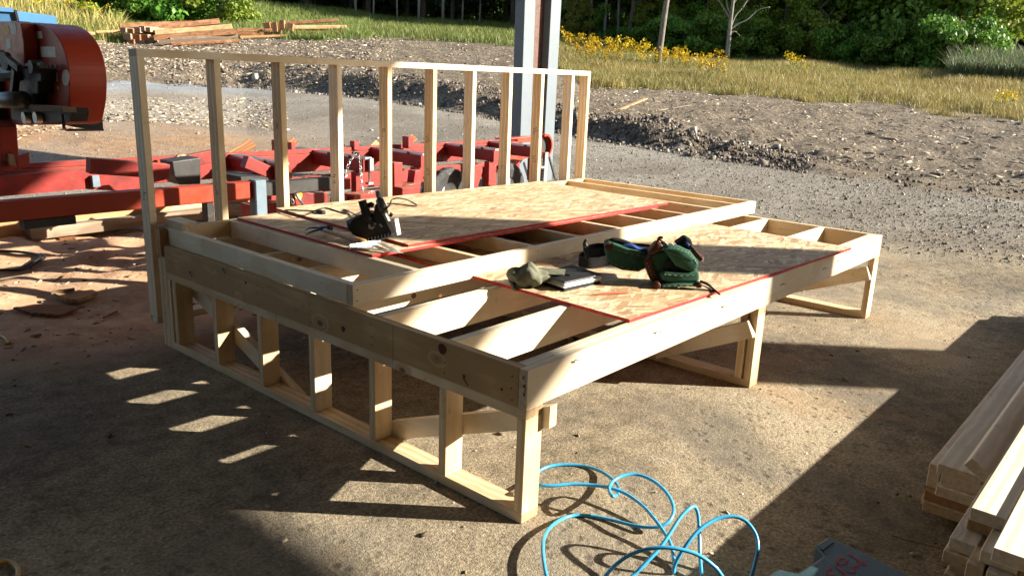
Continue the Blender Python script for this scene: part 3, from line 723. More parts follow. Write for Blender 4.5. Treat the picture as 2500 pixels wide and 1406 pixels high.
# speed square
sq = empty('speed_square', at(920, 605, 'z', ZL), 'aluminium triangular speed square overhanging the board corner in front of the saw', 'square')
qa, qb, qc = at(854, 604, 'z', ZL+.35), at(985, 619, 'z', ZL+.35), at(929, 592, 'z', ZL+.35)
def tri_ring(a, b, c, k):
    g = (a+b+c)/3; return [a.lerp(g, k), b.lerp(g, k), c.lerp(g, k)]
o3, i3 = [qa, qb, qc], tri_ring(qa, qb, qc, .42); up_ = Vector((0, 0, .16))
m = MB()
for i in range(3): m.prism([o3[i], o3[(i+1) % 3], i3[(i+1) % 3], i3[i]], up_)
m.prism([i3[0], i3[0].lerp(i3[1], .45), i3[0].lerp(i3[2], .45)], up_); m.build('blade', ALU, sq)
m = MB(); m.bar(qa+Vector((0, 0, .1)), qc+Vector((0, 0, .1)), .22, .95); m.build('fence', ALU, sq)

# notebook and cap
nb_ = empty('binder', at(1390, 690, 'z', DZ+.6), 'black zipped binder stuffed with white papers lying on the front board', 'binder')
K = [at(1311, 690, 'z', DZ+.62), at(1377, 712, 'z', DZ+.62), at(1468, 692, 'z', DZ+.62), at(1395, 668, 'z', DZ+.62)]
def slab_(P, z0, z1, gr=0):
    g = sum(P, Vector())/4; return [p+(p-g)*gr+Vector((0, 0, z0)) for p in P], Vector((0, 0, z1-z0))
a, d = slab_(K, 0, .22); MB().prism(a, d).build('cover', VINYL, nb_, bev=.08)
a, d = slab_(K, .22, .55, -.04); MB().prism(a, d).build('inner_sheets', VINYL, nb_)
m = MB()
for k in range(11):
    a, d = slab_(K, .55+.075*k, .55+.075*k+.055, -.03-.05*random.random()); sft = Vector((random.uniform(-.35, .35), random.uniform(-.3, .3), 0))
    m.prism([p+sft for p in a], d)
tag(m.build('paper_stack', PAPER, nb_), kind='stuff')
a, d = slab_(K, 1.42, 1.60, 0.0); MB().prism(a, d).build('zip_edge', VINYL, nb_, bev=.06)
a, d = slab_(K, 1.66, 1.80, -.01); MB().prism(a, d).build('cover', VINYL, nb_, bev=.06)
m = MB(); m.tube(spline([K[1]+Vector((0, 0, 1.63)), K[2]+Vector((0, 0, 1.63))], 3), .07, 5); m.tube(spline([K[0]+Vector((0, 0, 1.63)), K[1]+Vector((0, 0, 1.63))], 3), .07, 5); m.build('zipper', ALUL, nb_)
m = MB(); pz = K[1].lerp(K[0], .45)+Vector((1.0, .5, 1.95))
m.tube(spline([pz, pz+Vector((1.2, -1.0, .15)), pz+Vector((2.0, -.5, 0)), pz+Vector((2.6, -1.8, -.05))], 4), .16, 6); m.build('zip_pull', DARKM, nb_)
cp = empty('cap', at(1300, 670, 'z', DZ+1), 'crumpled olive grey cloth cap lying on the black binder', 'cap')
cc = at(1288, 676, 'z', DZ+2.1)
def crumple(q, amp=.24):
    a = math.atan2(q.y, q.x); k = 1+amp*.5*math.sin(a*5+q.z*1.3)+amp*.35*math.sin(a*9-q.z*2.1+1)+amp*.3*math.sin(q.x*2.3+q.y*1.7)
    r = Vector((q.x*k, q.y*k, q.z*(1+.25*math.sin(q.x*1.6+1)+.2*math.sin(q.y*2.3)))); r.z = max(r.z, -1.5); return r
Mx = Matrix.Rotation(math.atan2(SR.y, SR.x)-.15, 3, 'Z')
m = MB(); m.blob(cc, (3.7, 2.6, 1.9), 40, 20, Mx, crumple); m.build('crown', OLIVE, cp, smooth=True)
bc = at(1332, 662, 'z', DZ+2.9); m = MB()
P = []
for j in range(9):
    row = []
    for i in range(7):
        u = -1+2*i/6; v_ = j/8
        row.append(bc + Mx @ Vector((-1.6+5.2*v_, u*2.3*(1-.30*v_*v_), .45-.5*u*u+.1*v_)))
    P.append(row)
for dz in (0, -.12): m.add([p+Vector((0, 0, dz)) for r_ in P for p in r_], [(j*7+i, (j+1)*7+i, (j+1)*7+i+1, j*7+i+1) for j in range(8) for i in range(6)])
m.build('brim', OLIVE, cp, smooth=True)
m = MB(); m.tube([cc+Mx @ Vector((-2.2, -2.0, -1.2)), cc+Mx @ Vector((-2.0, -2.6, -1.7)), cc+Mx @ Vector((-1.5, -2.9, -1.9))], [.5, .35, .15], 8); m.build('strap', OLIVE, cp, smooth=True)

pc = MB(); p0, p1 = at(1462, 717, 'z', DZ+.85), at(1534, 714, 'z', DZ+.85); pc.tube([p0, p1], .19, 6)
pe = empty('pencil', p0, 'flat red carpenter pencil lying in front of the binder', 'pencil')
pc.build('shaft', PENC, pe); m = MB(); m.tube([p0+(p0-p1).normalized()*1.3, p0], [.04, .19], 6); m.build('tip', HICK, pe)

# tool belt: two canvas pouches, belt, leather trims
tb = empty('tool_belt', at(1640, 690, 'z', DZ+.6), 'green canvas tool belt with brown leather corners and a black web belt', 'tool belt')
PB = at(1655, 702, 'z', DZ+.6); PZ = DZ+.6
def pp(x, y, d=0):
    dd = ray(x, y); t = ((PB+SF*d)-CAM).dot(SF)/dd.dot(SF); return CAM+dd*t
def pillow(name, poly, d, depth, mat, bev=.35, bulge=.0):
    m = MB(); m.prism([pp(x, y, d) for x, y in poly], SF*depth); return m.build(name, mat, tb, smooth=True, bev=bev)
pillow('back_pouch', [(1574, 636), (1590, 622), (1622, 612), (1660, 606), (1700, 640), (1708, 690), (1700, 702), (1612, 703), (1592, 690), (1580, 662)], 1.6, 3.6, CANVAS, .5)
pillow('lower_pocket', [(1617, 667), (1625, 664), (1690, 669), (1708, 664), (1708, 682), (1703, 691), (1640, 691), (1613, 684)], -.9, 2.4, CANVAS, .45)
pillow('upper_pocket', [(1620, 606), (1634, 602), (1662, 604), (1690, 618), (1706, 640), (1706, 652), (1694, 667), (1672, 660), (1650, 650), (1636, 630)], -.6, 2.3, CANVAS, .5)
pillow('pocket_lip', [(1615, 697), (1660, 693), (1702, 695), (1702, 701), (1660, 701), (1616, 703)], -1.6, 1.2, CANVAS, .25)
pillow('leather_side', [(1573, 640), (1590, 624), (1596, 655), (1612, 684), (1600, 696), (1584, 675)], .9, 2.2, LEATHER, .2)
pillow('leather_corner', [(1594, 692), (1608, 689), (1614, 695), (1613, 705), (1596, 706)], -1.9, 1.4, LEATHER, .2)
pillow('leather_corner', [(1700, 692), (1710, 690), (1717, 696), (1712, 704), (1700, 704)], -1.7, 1.3, LEATHER, .2)
m = MB(); m.tube(spline([pp(1709, 686, 0), pp(1728, 694, -.5), pp(1742, 706, -1), at(1755, 717, 'z', PZ+.25)], 5), [.5]*8+[.4]*8, 8, flat=.5); m.build('hammer_loop', WEB, tb, smooth=True)
m = MB(); m.tube([pp(1716, 697, -1.4), pp(1735, 706, -1.4), pp(1746, 712, -1.4)], [.25, .45, .3], 6, flat=.4); m.build('loop_lining', LEATHER, tb, smooth=True)
pillow('side_pouch', [(1479, 598), (1490, 594), (1530, 607), (1572, 616), (1590, 622), (1580, 655), (1560, 665), (1520, 661), (1494, 650), (1482, 628)], 4.2, 5.0, CANVAS, .6)
pillow('side_pouch_fold', [(1492, 598), (1497, 594), (1540, 610), (1580, 618), (1580, 624), (1540, 620), (1500, 610)], 3.6, 1.2, CANVAS, .35)
pillow('leather_corner', [(1475, 602), (1484, 594), (1496, 596), (1494, 610), (1484, 616)], 3.9, 1.3, LEATHER, .25)
pillow('leather_tool_holder', [(1583, 617), (1604, 592), (1616, 596), (1622, 606), (1610, 616), (1586, 626)], 1.2, 2.6, LEATHER, .3)
m = MB(); m.tube(spline([pp(1602, 600, 2), pp(1606, 588, 2), pp(1611, 580, 2), pp(1618, 581, 2)], 4), .28, 7); m.tube(spline([pp(1610, 585, 2), pp(1622, 593, 2), pp(1634, 598, 2), pp(1660, 603, 2)], 4), [.2]*13, 7)
m.build('leather_strap', LEATHER, tb, smooth=True)
pillow('tape_pouch', [(1650, 597), (1676, 579), (1688, 586), (1694, 604), (1686, 612), (1668, 606)], 3.4, 3.0, WEB, .35)
pillow('badge', [(1671, 596), (1677, 591), (1685, 598), (1682, 605)], 3.2, .2, BLUEP, .05)
m = MB(); m.tube(spline([pp(1688, 612, 3), pp(1702, 622, 3), pp(1714, 634, 2.6)], 4), [.55]*9, 8); m.build('leather_sheath', LEATHER, tb, smooth=True)
m = MB(); m.disc(pp(1716, 634, 2.4), SR, .3, .25, 10); m.build('rivet', ALU, tb)
STITCH = paint('stitching_thread', (.30, .30, .22), .8, .1)
def stitch(L, d):
    m = MB(); c = spline([pp(x, y, d) for x, y in L], 6)
    for i in range(0, len(c)-1, 2): m.tube([c[i], c[i+1]], .045, 4)
    tag(m.build('stitching', STITCH, tb), kind='stuff')
stitch([(1627, 607), (1645, 606), (1672, 613), (1692, 628), (1702, 645)], -.64); stitch([(1622, 670), (1660, 673), (1700, 672)], -.94); stitch([(1620, 699), (1660, 697), (1700, 698)], -1.64)
stitch([(1580, 642), (1590, 668), (1602, 690)], .86); stitch([(1496, 608), (1540, 620), (1576, 628)], 4.15); stitch([(1490, 640), (1530, 655), (1570, 658)], 4.15)
pillow('flap', [(1632, 610), (1650, 607), (1676, 616), (1694, 632), (1688, 640), (1664, 630), (1640, 622)], -.95, .5, CANVAS, .18)
pillow('inner_divider', [(1625, 640), (1640, 634), (1652, 652), (1690, 664), (1688, 668), (1626, 662)], .2, .8, WEB, .1)
m = MB(); m.bar(pp(1684, 600, 2), pp(1708, 628, 1.4), .5, .9, SF); m.build('pliers_handle', LEATHER, tb, bev=.12)
m = MB(); m.tube([pp(1624, 592, 1.6), pp(1632, 600, 1.6)], .16, 6); m.tube([pp(1638, 594, 1.8), pp(1650, 604, 1.8)], .14, 6); m.build('nail_set', STEEL, tb)
def strap(pts, w_, n=6):
    c = spline(pts, n); m = MB(); vs_ = []
    for i, p in enumerate(c):
        vs_ += [p+Vector((0, 0, w_/2)), p-Vector((0, 0, w_/2))]
    L = len(c); off = SF*.22
    vs2 = [v_+off for v_ in vs_]
    f_ = [(2*i, 2*i+1, 2*i+3, 2*i+2) for i in range(L-1)]; g_ = [tuple(x+2*L for x in f)[::-1] for f in f_]
    e_ = [(2*i, 2*i+2, 2*i+2+2*L, 2*i+2*L) for i in range(L-1)]+[(2*i+3, 2*i+1, 2*i+1+2*L, 2*i+3+2*L) for i in range(L-1)]
    m.add(vs_+vs2, f_+g_+e_); return m.build('web_belt', WEB, tb, smooth=False)
z = PZ
def gp(x, y, h): p = at(x, y, 'z', z+h); return p
strap([gp(1500, 632, 1.3), gp(1470, 640, 1.2), gp(1436, 642, 1.2), gp(1414, 638, 1.2), gp(1420, 628, 1.2), gp(1460, 618, 1.3), gp(1485, 612, 1.5)], 2.0)
strap([gp(1424, 620, 1.9), gp(1432, 612, 1.9), gp(1455, 606, 1.9), gp(1480, 606, 2.0), gp(1510, 606, 2.2), gp(1560, 606, 2.0), gp(1600, 612, 2.0)], 2.0)
m = MB(); m.bar(pp(1426, 600, 9), pp(1434, 632, 9), .5, 2.6, SF); m.build('buckle', BLACKP, tb, bev=.15)
m = MB(); m.tube(spline([pp(1432, 584, 9), pp(1428, 594, 9), pp(1431, 604, 9)], 4), [.3, .3, .35, .4, .45, .5, .5, .5, .5], 7); m.build('buckle_tongue', BLACKP, tb, smooth=True)
m = MB(); m.tube(spline([pp(1484, 594, 7), pp(1500, 587, 7), pp(1530, 594, 7), pp(1550, 606, 7), pp(1590, 610, 7), pp(1612, 600, 5), pp(1620, 596, 4)], 5), .55, 8); m.build('padding', WEB, tb, smooth=True)
m = MB(); m.tube(spline([pp(1518, 604, 5), pp(1540, 600, 5), pp(1560, 610, 5), pp(1590, 613, 5)], 4), .45, 8); m.build('blue_strap', BLUEP, tb, smooth=True)

# ------------------------------------------------------------------ blue hose on the floor
hs = MB()
def HP(L): return [at(x, y, 'z', h) for x, y, h in L]
path = HP([(1300, 1164, .25), (1314, 1150, .25), (1340, 1138, .25), (1377, 1133.5, .25), (1425, 1137, .25), (1464, 1149, .5), (1493, 1168, 1.2), (1509, 1187, 2), (1509, 1203, 2.8), (1498, 1211, 3.4), (1489.5, 1203, 3.6), (1488, 1187, 3.8), (1500, 1171, 4), (1525, 1159.5, 4.2), (1557, 1158, 4.2), (1596, 1174, 4), (1628, 1203, 3.4), (1644, 1237, 2.6), (1638, 1266, 1.9), (1615, 1283, 1.3), (1583, 1286.5, .9), (1543, 1281, .6), (1491, 1268, .35), (1438, 1258, .25), (1393, 1259, .3), (1354, 1277, .8), (1330, 1306, 1.3), (1325.5, 1345, 1.6), (1331, 1390, 1.6), (1338, 1420, 1.3), (1350, 1470, .4)])
path = path[:1]+path[1:]
hs.tube(spline(path, 7), .25, 8)
pB_ = HP([(1300, 1164, .25), (1302, 1180, 2), (1312.6, 1183, 3.2), (1345, 1185, 3.4), (1398, 1181, 3.4), (1451, 1184, 3.4), (1491, 1191, 3.6), (1530, 1205.6, 3.4), (1570, 1234.6, 3.0), (1596, 1263.7, 2.6), (1617.5, 1292.7, 2.0), (1636, 1324, 1.4), (1644, 1358, .7), (1646.5, 1386, .3), (1644.5, 1396, .3), (1645, 1385, 1.0), (1655, 1362, 2.2), (1676, 1329, 3.8), (1707, 1292.7, 5.2), (1749.5, 1266, 6.0), (1789, 1260, 6.2), (1821, 1271.6, 5.8), (1844.5, 1303, 4.6), (1850, 1337.6, 3.4), (1842, 1380, 1.8), (1833, 1410, .7), (1820, 1450, .25)])
hs.tube(spline(pB_, 7), .25, 8)
pC = HP([(1455, 1440, 1.2), (1477.6, 1406, 2.4), (1504, 1377, 4), (1543.6, 1351, 5.4), (1596, 1337, 6.4), (1649, 1338, 6.6), (1702, 1353, 6), (1741.6, 1380, 4.8), (1763, 1406, 3.6), (1790, 1450, 1.4)])
hs.tube(spline(pC, 7), .25, 8)
pD = HP([(1510, 1440, .4), (1543.6, 1406, 1.2), (1570, 1380, 2.2), (1609.6, 1338, 3.6), (1636, 1300.6, 4.8), (1662, 1261, 6.0), (1683.5, 1240, 6.6), (1696.7, 1237, 6.4), (1704.6, 1258, 5.4), (1707, 1298, 3.8), (1708.6, 1351, 2.0), (1713, 1406, .7), (1718, 1450, .25)])
hs.tube(spline(pD, 7), .25, 8)
tag(hs.build('air_hose', HOSE, smooth=True), 'blue plastic air hose in loose loops on the floor before the platform corner', 'hose')
m = MB(); m.tube(spline([at(*p, 'z', h) for p, h in [((-60, 1375), .4), ((0, 1372), .5), ((22, 1371), .5), ((40, 1382), .45), ((45, 1396), .4), ((38, 1412), .4), ((0, 1430), .4)]], 5), .32, 8)
tag(m.build('yellow_hose', YHOSE, smooth=True), 'thick yellow hose loop at the bottom left corner of the floor', 'hose')
m = MB(); m.tube(spline([Vector((p.x, p.y, gz(p.x*IN, p.y*IN)/IN+.35)) for p in [at(*q_, 'z', 1) for q_ in [(-80, 812), (-30, 808), (0, 813), (12, 818), (18, 826), (14, 832)]]], 5), .35, 8)
tag(m.build('yellow_rope', YHOSE, smooth=True), 'short end of yellow rope on the sawdust at the left edge', 'rope')
m = MB(); L = []
for q_ in [(-60, 650), (-20, 634), (20, 630), (60, 631), (90, 636), (101, 640), (95, 645), (70, 652), (40, 660), (0, 664), (-60, 668)]:
    p = at(*q_, 'z', 1); L.append(Vector((p.x, p.y, gz(p.x*IN, p.y*IN)/IN+.6)))
m.tube(spline(L, 5), .4, 8); m.tube([p+Vector((.6, -1.6, .2)) for p in spline(L[4:], 5)], .35, 8)
tag(m.build('black_hose', CORDM, smooth=True), 'loop of black hose lying on the sawdust near the dark timbers', 'hose')

# ------------------------------------------------------------------ green tool case, grey housing
tc = empty('tool_case', (4, -38, 0), 'dark green plastic tool case with red hand painted letters on its lid', 'case')
CZT = 6.8
c0 = at(2024, 1306, 'z', CZT); c1 = at(1873, 1402, 'z', CZT); c2 = at(2228, 1402, 'z', CZT)
ex = (c1-c0); ex.z = 0; Ll = 17; ex = ex.normalized(); ey = (c2-c0); ey.z = 0; ey = (ey-ex*ey.dot(ex)).normalized()
def cq(u, v_, z_): return Vector((c0.x, c0.y, 0))+ex*u+ey*v_+Vector((0, 0, z_))
m = MB(); m.prism([cq(*p, .3) for p in [(.2, .2), (3.4, .2), (4.2, 1.8), (10, 1.8), (10.8, .2), (14, .2), (14, 12), (.2, 12)]], Vector((0, 0, 3.2))); m.build('case_bottom', CASE, tc, bev=.3)
m = MB(); m.prism([cq(*p, 3.6) for p in [(0, 0), (3.2, 0), (4.2, 1.8), (10, 1.8), (11, 0), (14.2, 0), (14.2, 12.2), (0, 12.2)]], Vector((0, 0, 3.2))); m.build('lid', CASE, tc, bev=.35)
m = MB(); m.bar(cq(3.6, 1.0, 3.5), cq(10.6, 1.0, 3.5), .9, 1.0); m.build('handle', CASE, tc, bev=.25)
m = MB()
for u, v_, a_, b_ in [(1.1, 1.0, 1.1, 2.6), (1.1, 10.2, 1.1, 12.0)]:
    m = MB(); m.bar(cq(u, v_, CZT+.05), cq(a_+2.6, b_-1.5, CZT+.05), .35, .22); m.build('lid_rib', CASE, tc)
m = MB()
for L in ([(2072, 1352), (2080, 1356), (2100, 1370), (2088, 1384)], [(2072, 1352), (2090, 1362), (2112, 1372), (2108, 1378)], [(2062, 1362), (2050, 1362), (2044, 1372), (2056, 1376), (2070, 1368)], [(2030, 1386), (2020, 1392), (2024, 1402), (2038, 1402)], [(2040, 1382), (2054, 1392), (2066, 1406), (2060, 1415)], [(2066, 1392), (2080, 1396), (2088, 1388), (2080, 1382)]):
    pts = [at(x, y, 'z', CZT+.03) for x, y in L]; m.tube(spline(pts, 4), .17, 5, flat=.12)
m.build('painted_letters', PINK, tc)
g = empty('grey_canister', at(1945, 1440, 'z', 6.9), 'smooth grey rounded plastic object on the green case lid', 'housing')
gc = at(1965, 1452, 'z', 9.3)
m = MB(); m.blob(gc+Vector((0, 0, -.1)), (2.9, 1.55, 1.6), 28, 16, Matrix.Rotation(math.atan2(SR.y, SR.x)-.25, 3, 'Z')); m.build('shell', GREYP, g, smooth=True)
m = MB(); m.tube([gc+Vector((0, 0, -2.6)), gc+Vector((0, 0, -.6))], [1.5, 1.2], 20); m.build('foot', GREYP, g, smooth=True)

# ------------------------------------------------------------------ new lumber stacked at the right
lum = []
def lumber(x0, y0, z0, wdt, th, label, ang=0.0, tilt=0.0, L=144, mat=PALE):
    A_ = Vector((x0, y0-wdt/2, z0+th/2)); B_ = A_+Vector((math.cos(ang)*L, math.sin(ang)*L, 0))
    o = plank('new_board', A_, B_, wdt, th, mat, None, (0, math.sin(tilt), math.cos(tilt)), .09)
    return tag(o, label, 'board', 'new pine boards stacked at the right edge')
G_ = 'new pine board lying flat inside the stack at the right edge'
board('sticker', (46, -60, 0), (49.5, -38.5, 1.5), PINE); tag(bpy.data.objects['sticker'], 'wood strip under the near end of the board stack', 'strip', 'strips under the board stack')
board('sticker', (120, -58, 0), (123.5, -37.5, 1.5), PINE); tag(bpy.data.objects['sticker.001'], 'wood strip under the far end of the board stack', 'strip', 'strips under the board stack')
lumber(41.0, -39.7, 1.52, 5.5, 1.5, 'lowest board of the left row in the stack at the right edge', mat=PINE)
lumber(41.2, -39.6, 3.05, 5.5, 1.5, 'second board from the floor in the left row of the stack', mat=BEAML)
lumber(42.6, -39.3, 4.58, 1.5, 3.5, 'narrow board standing on edge at the outer left of the stack', L=140)
lumber(40.6, -41.0, 4.58, 5.5, 1.5, 'third board from the floor in the left row, its end stepped back', mat=PALE)
lumber(41.3, -41.2, 6.12, 5.5, 1.5, 'board hidden under the half sunlit one in the left row')
lumber(41.0, -40.6, 7.65, 5.5, 1.5, 'pale board on top of the left row, half its top in sun', ang=.002)
lumber(38.4, -44.0, 9.6, 5.5, 1.5, 'board tilted against the near row, a sunlit strip beside it', ang=.002, tilt=-.55)
for k in range(4): lumber(18.5+.8*(k % 2), -46.8-.2*k, 1.52+1.53*k, 5.5, 1.5, 'board in the lower half of the near row, layer '+['one', 'two', 'three', 'four'][k]+' from the floor', mat=PINE)
for k in range(6): lumber(20+k, -52.6, 1.52+1.53*k, 5.5, 1.5, 'board in the second row from the edge, layer '+['one', 'two', 'three', 'four', 'five', 'six'][k]+' from the floor', mat=PINE)
lumber(17.3, -46.9, 8.0, 3.5, 1.5, 'board sticking out lower on the near side of the stack', mat=PINE)
lumber(17.7, -47.2, 9.6, 3.5, 1.5, 'board just above the one sticking out of the near row', mat=PALE)
lumber(20.4, -48.2, 11.3, 3.5, 1.5, 'short ended narrow board under the dark ended top board', mat=BEAML)
lumber(19.3, -48.4, 13.05, 3.5, 1.5, 'sunlit board on top of the near row, with a dark cut end', mat=PALE)
lumber(14.3, -50.7, 11.2, 3.5, 1.5, 'nearest flat board of the stack, its rounded end in the sun', mat=PALE)
lumber(13.5, -49.8, 9.0, 1.6, 2.1, 'square piece at the nearest bottom corner of the stack', mat=PINE)
lumber(13.3, -51.7, 9.0, 2.6, 2.1, 'second square piece beside it at the bottom right corner', mat=PALE)
for k in range(8): lumber(9+k, -58.3 if k < 6 else -54.3, 1.52+1.53*k, 5.5, 1.5, 'board in the outermost right row, layer '+['one', 'two', 'three', 'four', 'five', 'six', 'seven', 'eight'][k]+' from the floor', mat=PINE)
lumber(5.2, -57.7, 13.8, 5.5, 1.5, 'bright board at the far right edge of the stack, fully sunlit', mat=PALE)
lumber(10.5, -52.1, 13.8, 5.5, 1.5, 'bright sunlit board beside the dark ended one, reaching nearest the camera', mat=PALE)

# ------------------------------------------------------------------ sawmill (bed, bunks, outrigger beam, wheels)
ml = empty('sawmill', (110, 195, 0), 'red portable bandsaw mill with bed rails and cross bunks behind the stud wall', 'sawmill')
ZT = 28.0
board('bed_beam', (-40, 205, 19.5), (236, 210, 26.5), MILLRED, ml, .2)
board('bed_rail', (-40, 206, 26.55), (236, 208.5, 28.2), MILLRED, ml, .1)
board('bed_beam', (60, 186, 14.5), (215, 190, 20.5), MILLRED, ml, .2)
board('outrigger_beam', (-60, 138, 23.2), (46.5, 142, 27.8), HEADRED, ml, .25)
board('outrigger_beam', (46.6, 138.4, 23.3), (72, 141.6, 27.2), DARKM, ml, .25)
board('end_post', (44.6, 136.6, 13), (48.2, 140.2, 28.3), GALVB, ml, .3)
board('jack_leg', (31.2, 138.6, 0), (33.2, 141.6, 23.1), DARKM, ml, .1)
m = MB(); m.box((33.3, 138.9, 13), (35.6, 139.3, 21)); m.box((32.9, 138, 12), (36.2, 142, 13)); m.disc((34.5, 138.7, 17), (0, 1, 0), .6, .5, 10); m.build('jack_bracket', ALUL, ml)
MB().disc((40.5, 146, 10.5), (0, 1, 0), 5.2, 3, 24).build('jack_wheel', RUBBER, ml)
MB().box((-13, 138.2, 21.2), (-2, 141.5, 23.1)).build('foot_plate', DARKM, ml)
bx = [78.2, 114.0, 143.2, 186.5, 216]
for i, x0 in enumerate(bx):
    yb = 222 if i < 4 else 214
    b = board('bunk', (x0-2.5, 173+i*.6, ZT-5.6), (x0+2.5, yb, ZT-1.0), MILLRED, ml, .15)
    board('bunk_cap', (x0-1.6, 173+i*.6, ZT-.95), (x0+1.6, yb-2, ZT-.1), STEEL, ml, .1)
    for k in range(3):
        MB().box((x0-1.9, 182+13*k, ZT-1.05), (x0+1.9, 183.2+13*k, ZT-.02)).build('clip', DARKM, ml)
    board('bunk_leg', (x0-4.0, 176, 12), (x0-1.2, 179, ZT-5.65), MILLRED, ml, .15)
    m = MB(); m.tube([(x0+1.5, 175, ZT-9.5), (x0+1.5, 175, ZT-5.7)], .45, 8); m.box((x0+.4, 174, ZT-10.4), (x0+2.6, 176, ZT-9.5)); m.build('levelling_bolt', STEEL, ml)
board('bunk_end_plate', (113.4, 172.0, ZT-5.0), (115.2, 172.9, ZT-.4), ALUL, ml, .05)
board('log_stop', (101, 214, ZT-1), (103.4, 217, ZT+3.4), MILLRED, ml, .15); board('log_stop', (108, 214, ZT-1), (110, 217, ZT+2.2), MILLRED, ml, .15)
board('log_stop', (157, 200, ZT-1), (160, 204, ZT+4.0), MILLRED, ml, .15); board('log_stop', (132, 205, ZT-1), (134.6, 208, ZT+2.6), MILLRED, ml, .15)
for (x0, x1, y0, z0, z1) in ((62, 100, 168, 11.0, 15.6), (101, 118, 166, 10.6, 15.8), (122, 131, 164, 12, 17)): board('lower_frame', (x0, y0, z0), (x1, y0+7, z1), MILLRED, ml, .25)
m = MB(); m.prism([at(*p, 'y', 160) for p in [(716, 455), (722, 455), (757, 472), (800, 470), (800, 500), (745, 510), (722, 500)]], (0, 7, 0)); m.build('fender', MILLRED, ml, bev=.2)
m = MB(); m.disc(at(729, 477, 'y', 159.9), (0, 1, 0), 1.4, .1, 20); m.build('round_sticker', YELLOW, ml)
m = MB(); m.prism([at(*p, 'y', 167.6) for p in [(793, 475), (806, 473), (806, 494), (793, 496)]], (0, .1, 0)); m.build('label', STICK, ml)
m = MB(); m.prism([at(*p, 'y', 168) for p in [(962, 398), (983, 397), (983, 455), (963, 457)]], (0, 5, 0)); m.build('battery_box', MILLRED, ml, bev=.15)
m = MB(); m.prism([at(*p, 'y', 168) for p in [(970, 457), (1028, 446), (1026, 470), (990, 500), (970, 500)]], (0, 6, 0)); m.build('axle_mount', MILLRED, ml, bev=.15)
m = MB(); m.prism([at(*p, 'y', 170) for p in [(1014, 417), (1026, 417), (1030, 446), (1010, 448)]], (0, 4, 0)); m.build('pedestal', MILLRED, ml, bev=.1)
m = MB(); m.prism([at(*p, 'y', 174) for p in [(1160, 405), (1178, 402), (1178, 420), (1166, 460), (1155, 460)]], (0, 5, 0)); m.build('axle_mount', MILLRED, ml, bev=.1)
m = MB(); m.prism([at(*p, 'y', 180) for p in [(1195, 410), (1212, 404), (1212, 455), (1197, 458)]], (0, 5, 0)); m.build('pedestal', MILLRED, ml, bev=.1)
for xc, yc in ((166, 186), (204, 186)):
    wv = MB(); prof = [(-3.0, 5.4), (-3.5, 9), (-2.9, 11.4), (-2.4, 11.7), (2.4, 11.7), (2.9, 11.4), (3.5, 9), (3.0, 5.4)]
    n = 40; b0 = []
    for k in range(n):
        a = 2*math.pi*k/n; kk = 1+(.012 if k % 2 else -.012)
        for yy, r_ in prof: b0.append((xc+math.cos(a)*r_*(kk if r_ > 11.5 else 1), yc+yy, 8.2+math.sin(a)*r_*(kk if r_ > 11.5 else 1)))
    q_ = len(prof); wv.add(b0, [(k*q_+i, k*q_+i+1, ((k+1) % n)*q_+i+1, ((k+1) % n)*q_+i) for k in range(n) for i in range(q_-1)])
    tyre = wv.build('wheel', RUBBER, ml)
    MB().disc((xc, yc, 8.2), (0, 1, 0), 5.5, 4.4, 24).build('rim', GALV, tyre)
board('lower_frame', (150, 192, 14), (222, 196, 17.5), MILLRED, ml, .15)
# drive end at the far right: chain case with rounded nose, arm, perforated jack
m = MB(); m.prism([at(*p, 'y', 206) for p in [(1230, 339), (1300, 334), (1325, 334), (1325, 346), (1300, 347), (1230, 352)]], (0, 6, 0)); m.build('chain_case', HEADRED, ml, bev=.15)
pc_ = at(1334, 357, 'y', 204)
m = MB(); n = 22; R1, R0 = 5.2, 4.3
for k in range(n):
    a0, a1 = [math.pi*.62-math.pi*1.2*(k+j)/n for j in (0, 1)]
    q4 = [pc_+Vector((math.cos(a)*r_*1.05, 0, math.sin(a)*r_*1.2)) for a, r_ in ((a0, R0), (a1, R0), (a1, R1), (a0, R1))]
    m.prism(q4, (0, 6, 0))
m.build('nose_guard', HEADRED, ml)
MB().disc(pc_+Vector((0, 4, 0)), (0, 1, 0), 3.6, 3, 24).build('sprocket', DARKM, ml)
m = MB(); m.prism([at(*p, 'y', 203) for p in [(1236, 378), (1310, 360), (1310, 378), (1238, 404)]], (0, 5, 0)); m.build('support_arm', HEADRED, ml, bev=.2)
m = MB(); m.prism([at(*p, 'y', 205) for p in [(1312, 340), (1326, 340), (1320, 440), (1310, 442)]], (0, 3, 0)); m.build('stand_leg', DARKM, ml)
m = MB(); jt, jb = at(1331, 372, 'y', 203), at(1326, 445, 'y', 203); m.bar(jt, jb, 2.6, 2.6); m.build('perforated_jack', ALUL, ml, bev=.1)
m = MB()
for k in range(9): p = jt.lerp(jb, .12+.1*k); m.disc(p+Vector((-1.35, 0, 0)), (1, 0, 0), .35, .1, 8)
tag(m.build('jack_holes', BLACKP, ml), kind='stuff')
m = MB(); m.bar(at(1338, 374, 'y', 208), at(1355, 436, 'y', 208), .9, .9); m.build('prop_bar', DARKM, ml)
m = MB(); m.tube([at(1241, 446, 'y', 196), at(1241, 420, 'y', 196), at(1248, 414, 'y', 196)], .5, 8); m.tube([at(1236, 416, 'y', 196), at(1250, 413, 'y', 196)], .4, 8); m.build('crank', DARKM, ml, smooth=True)
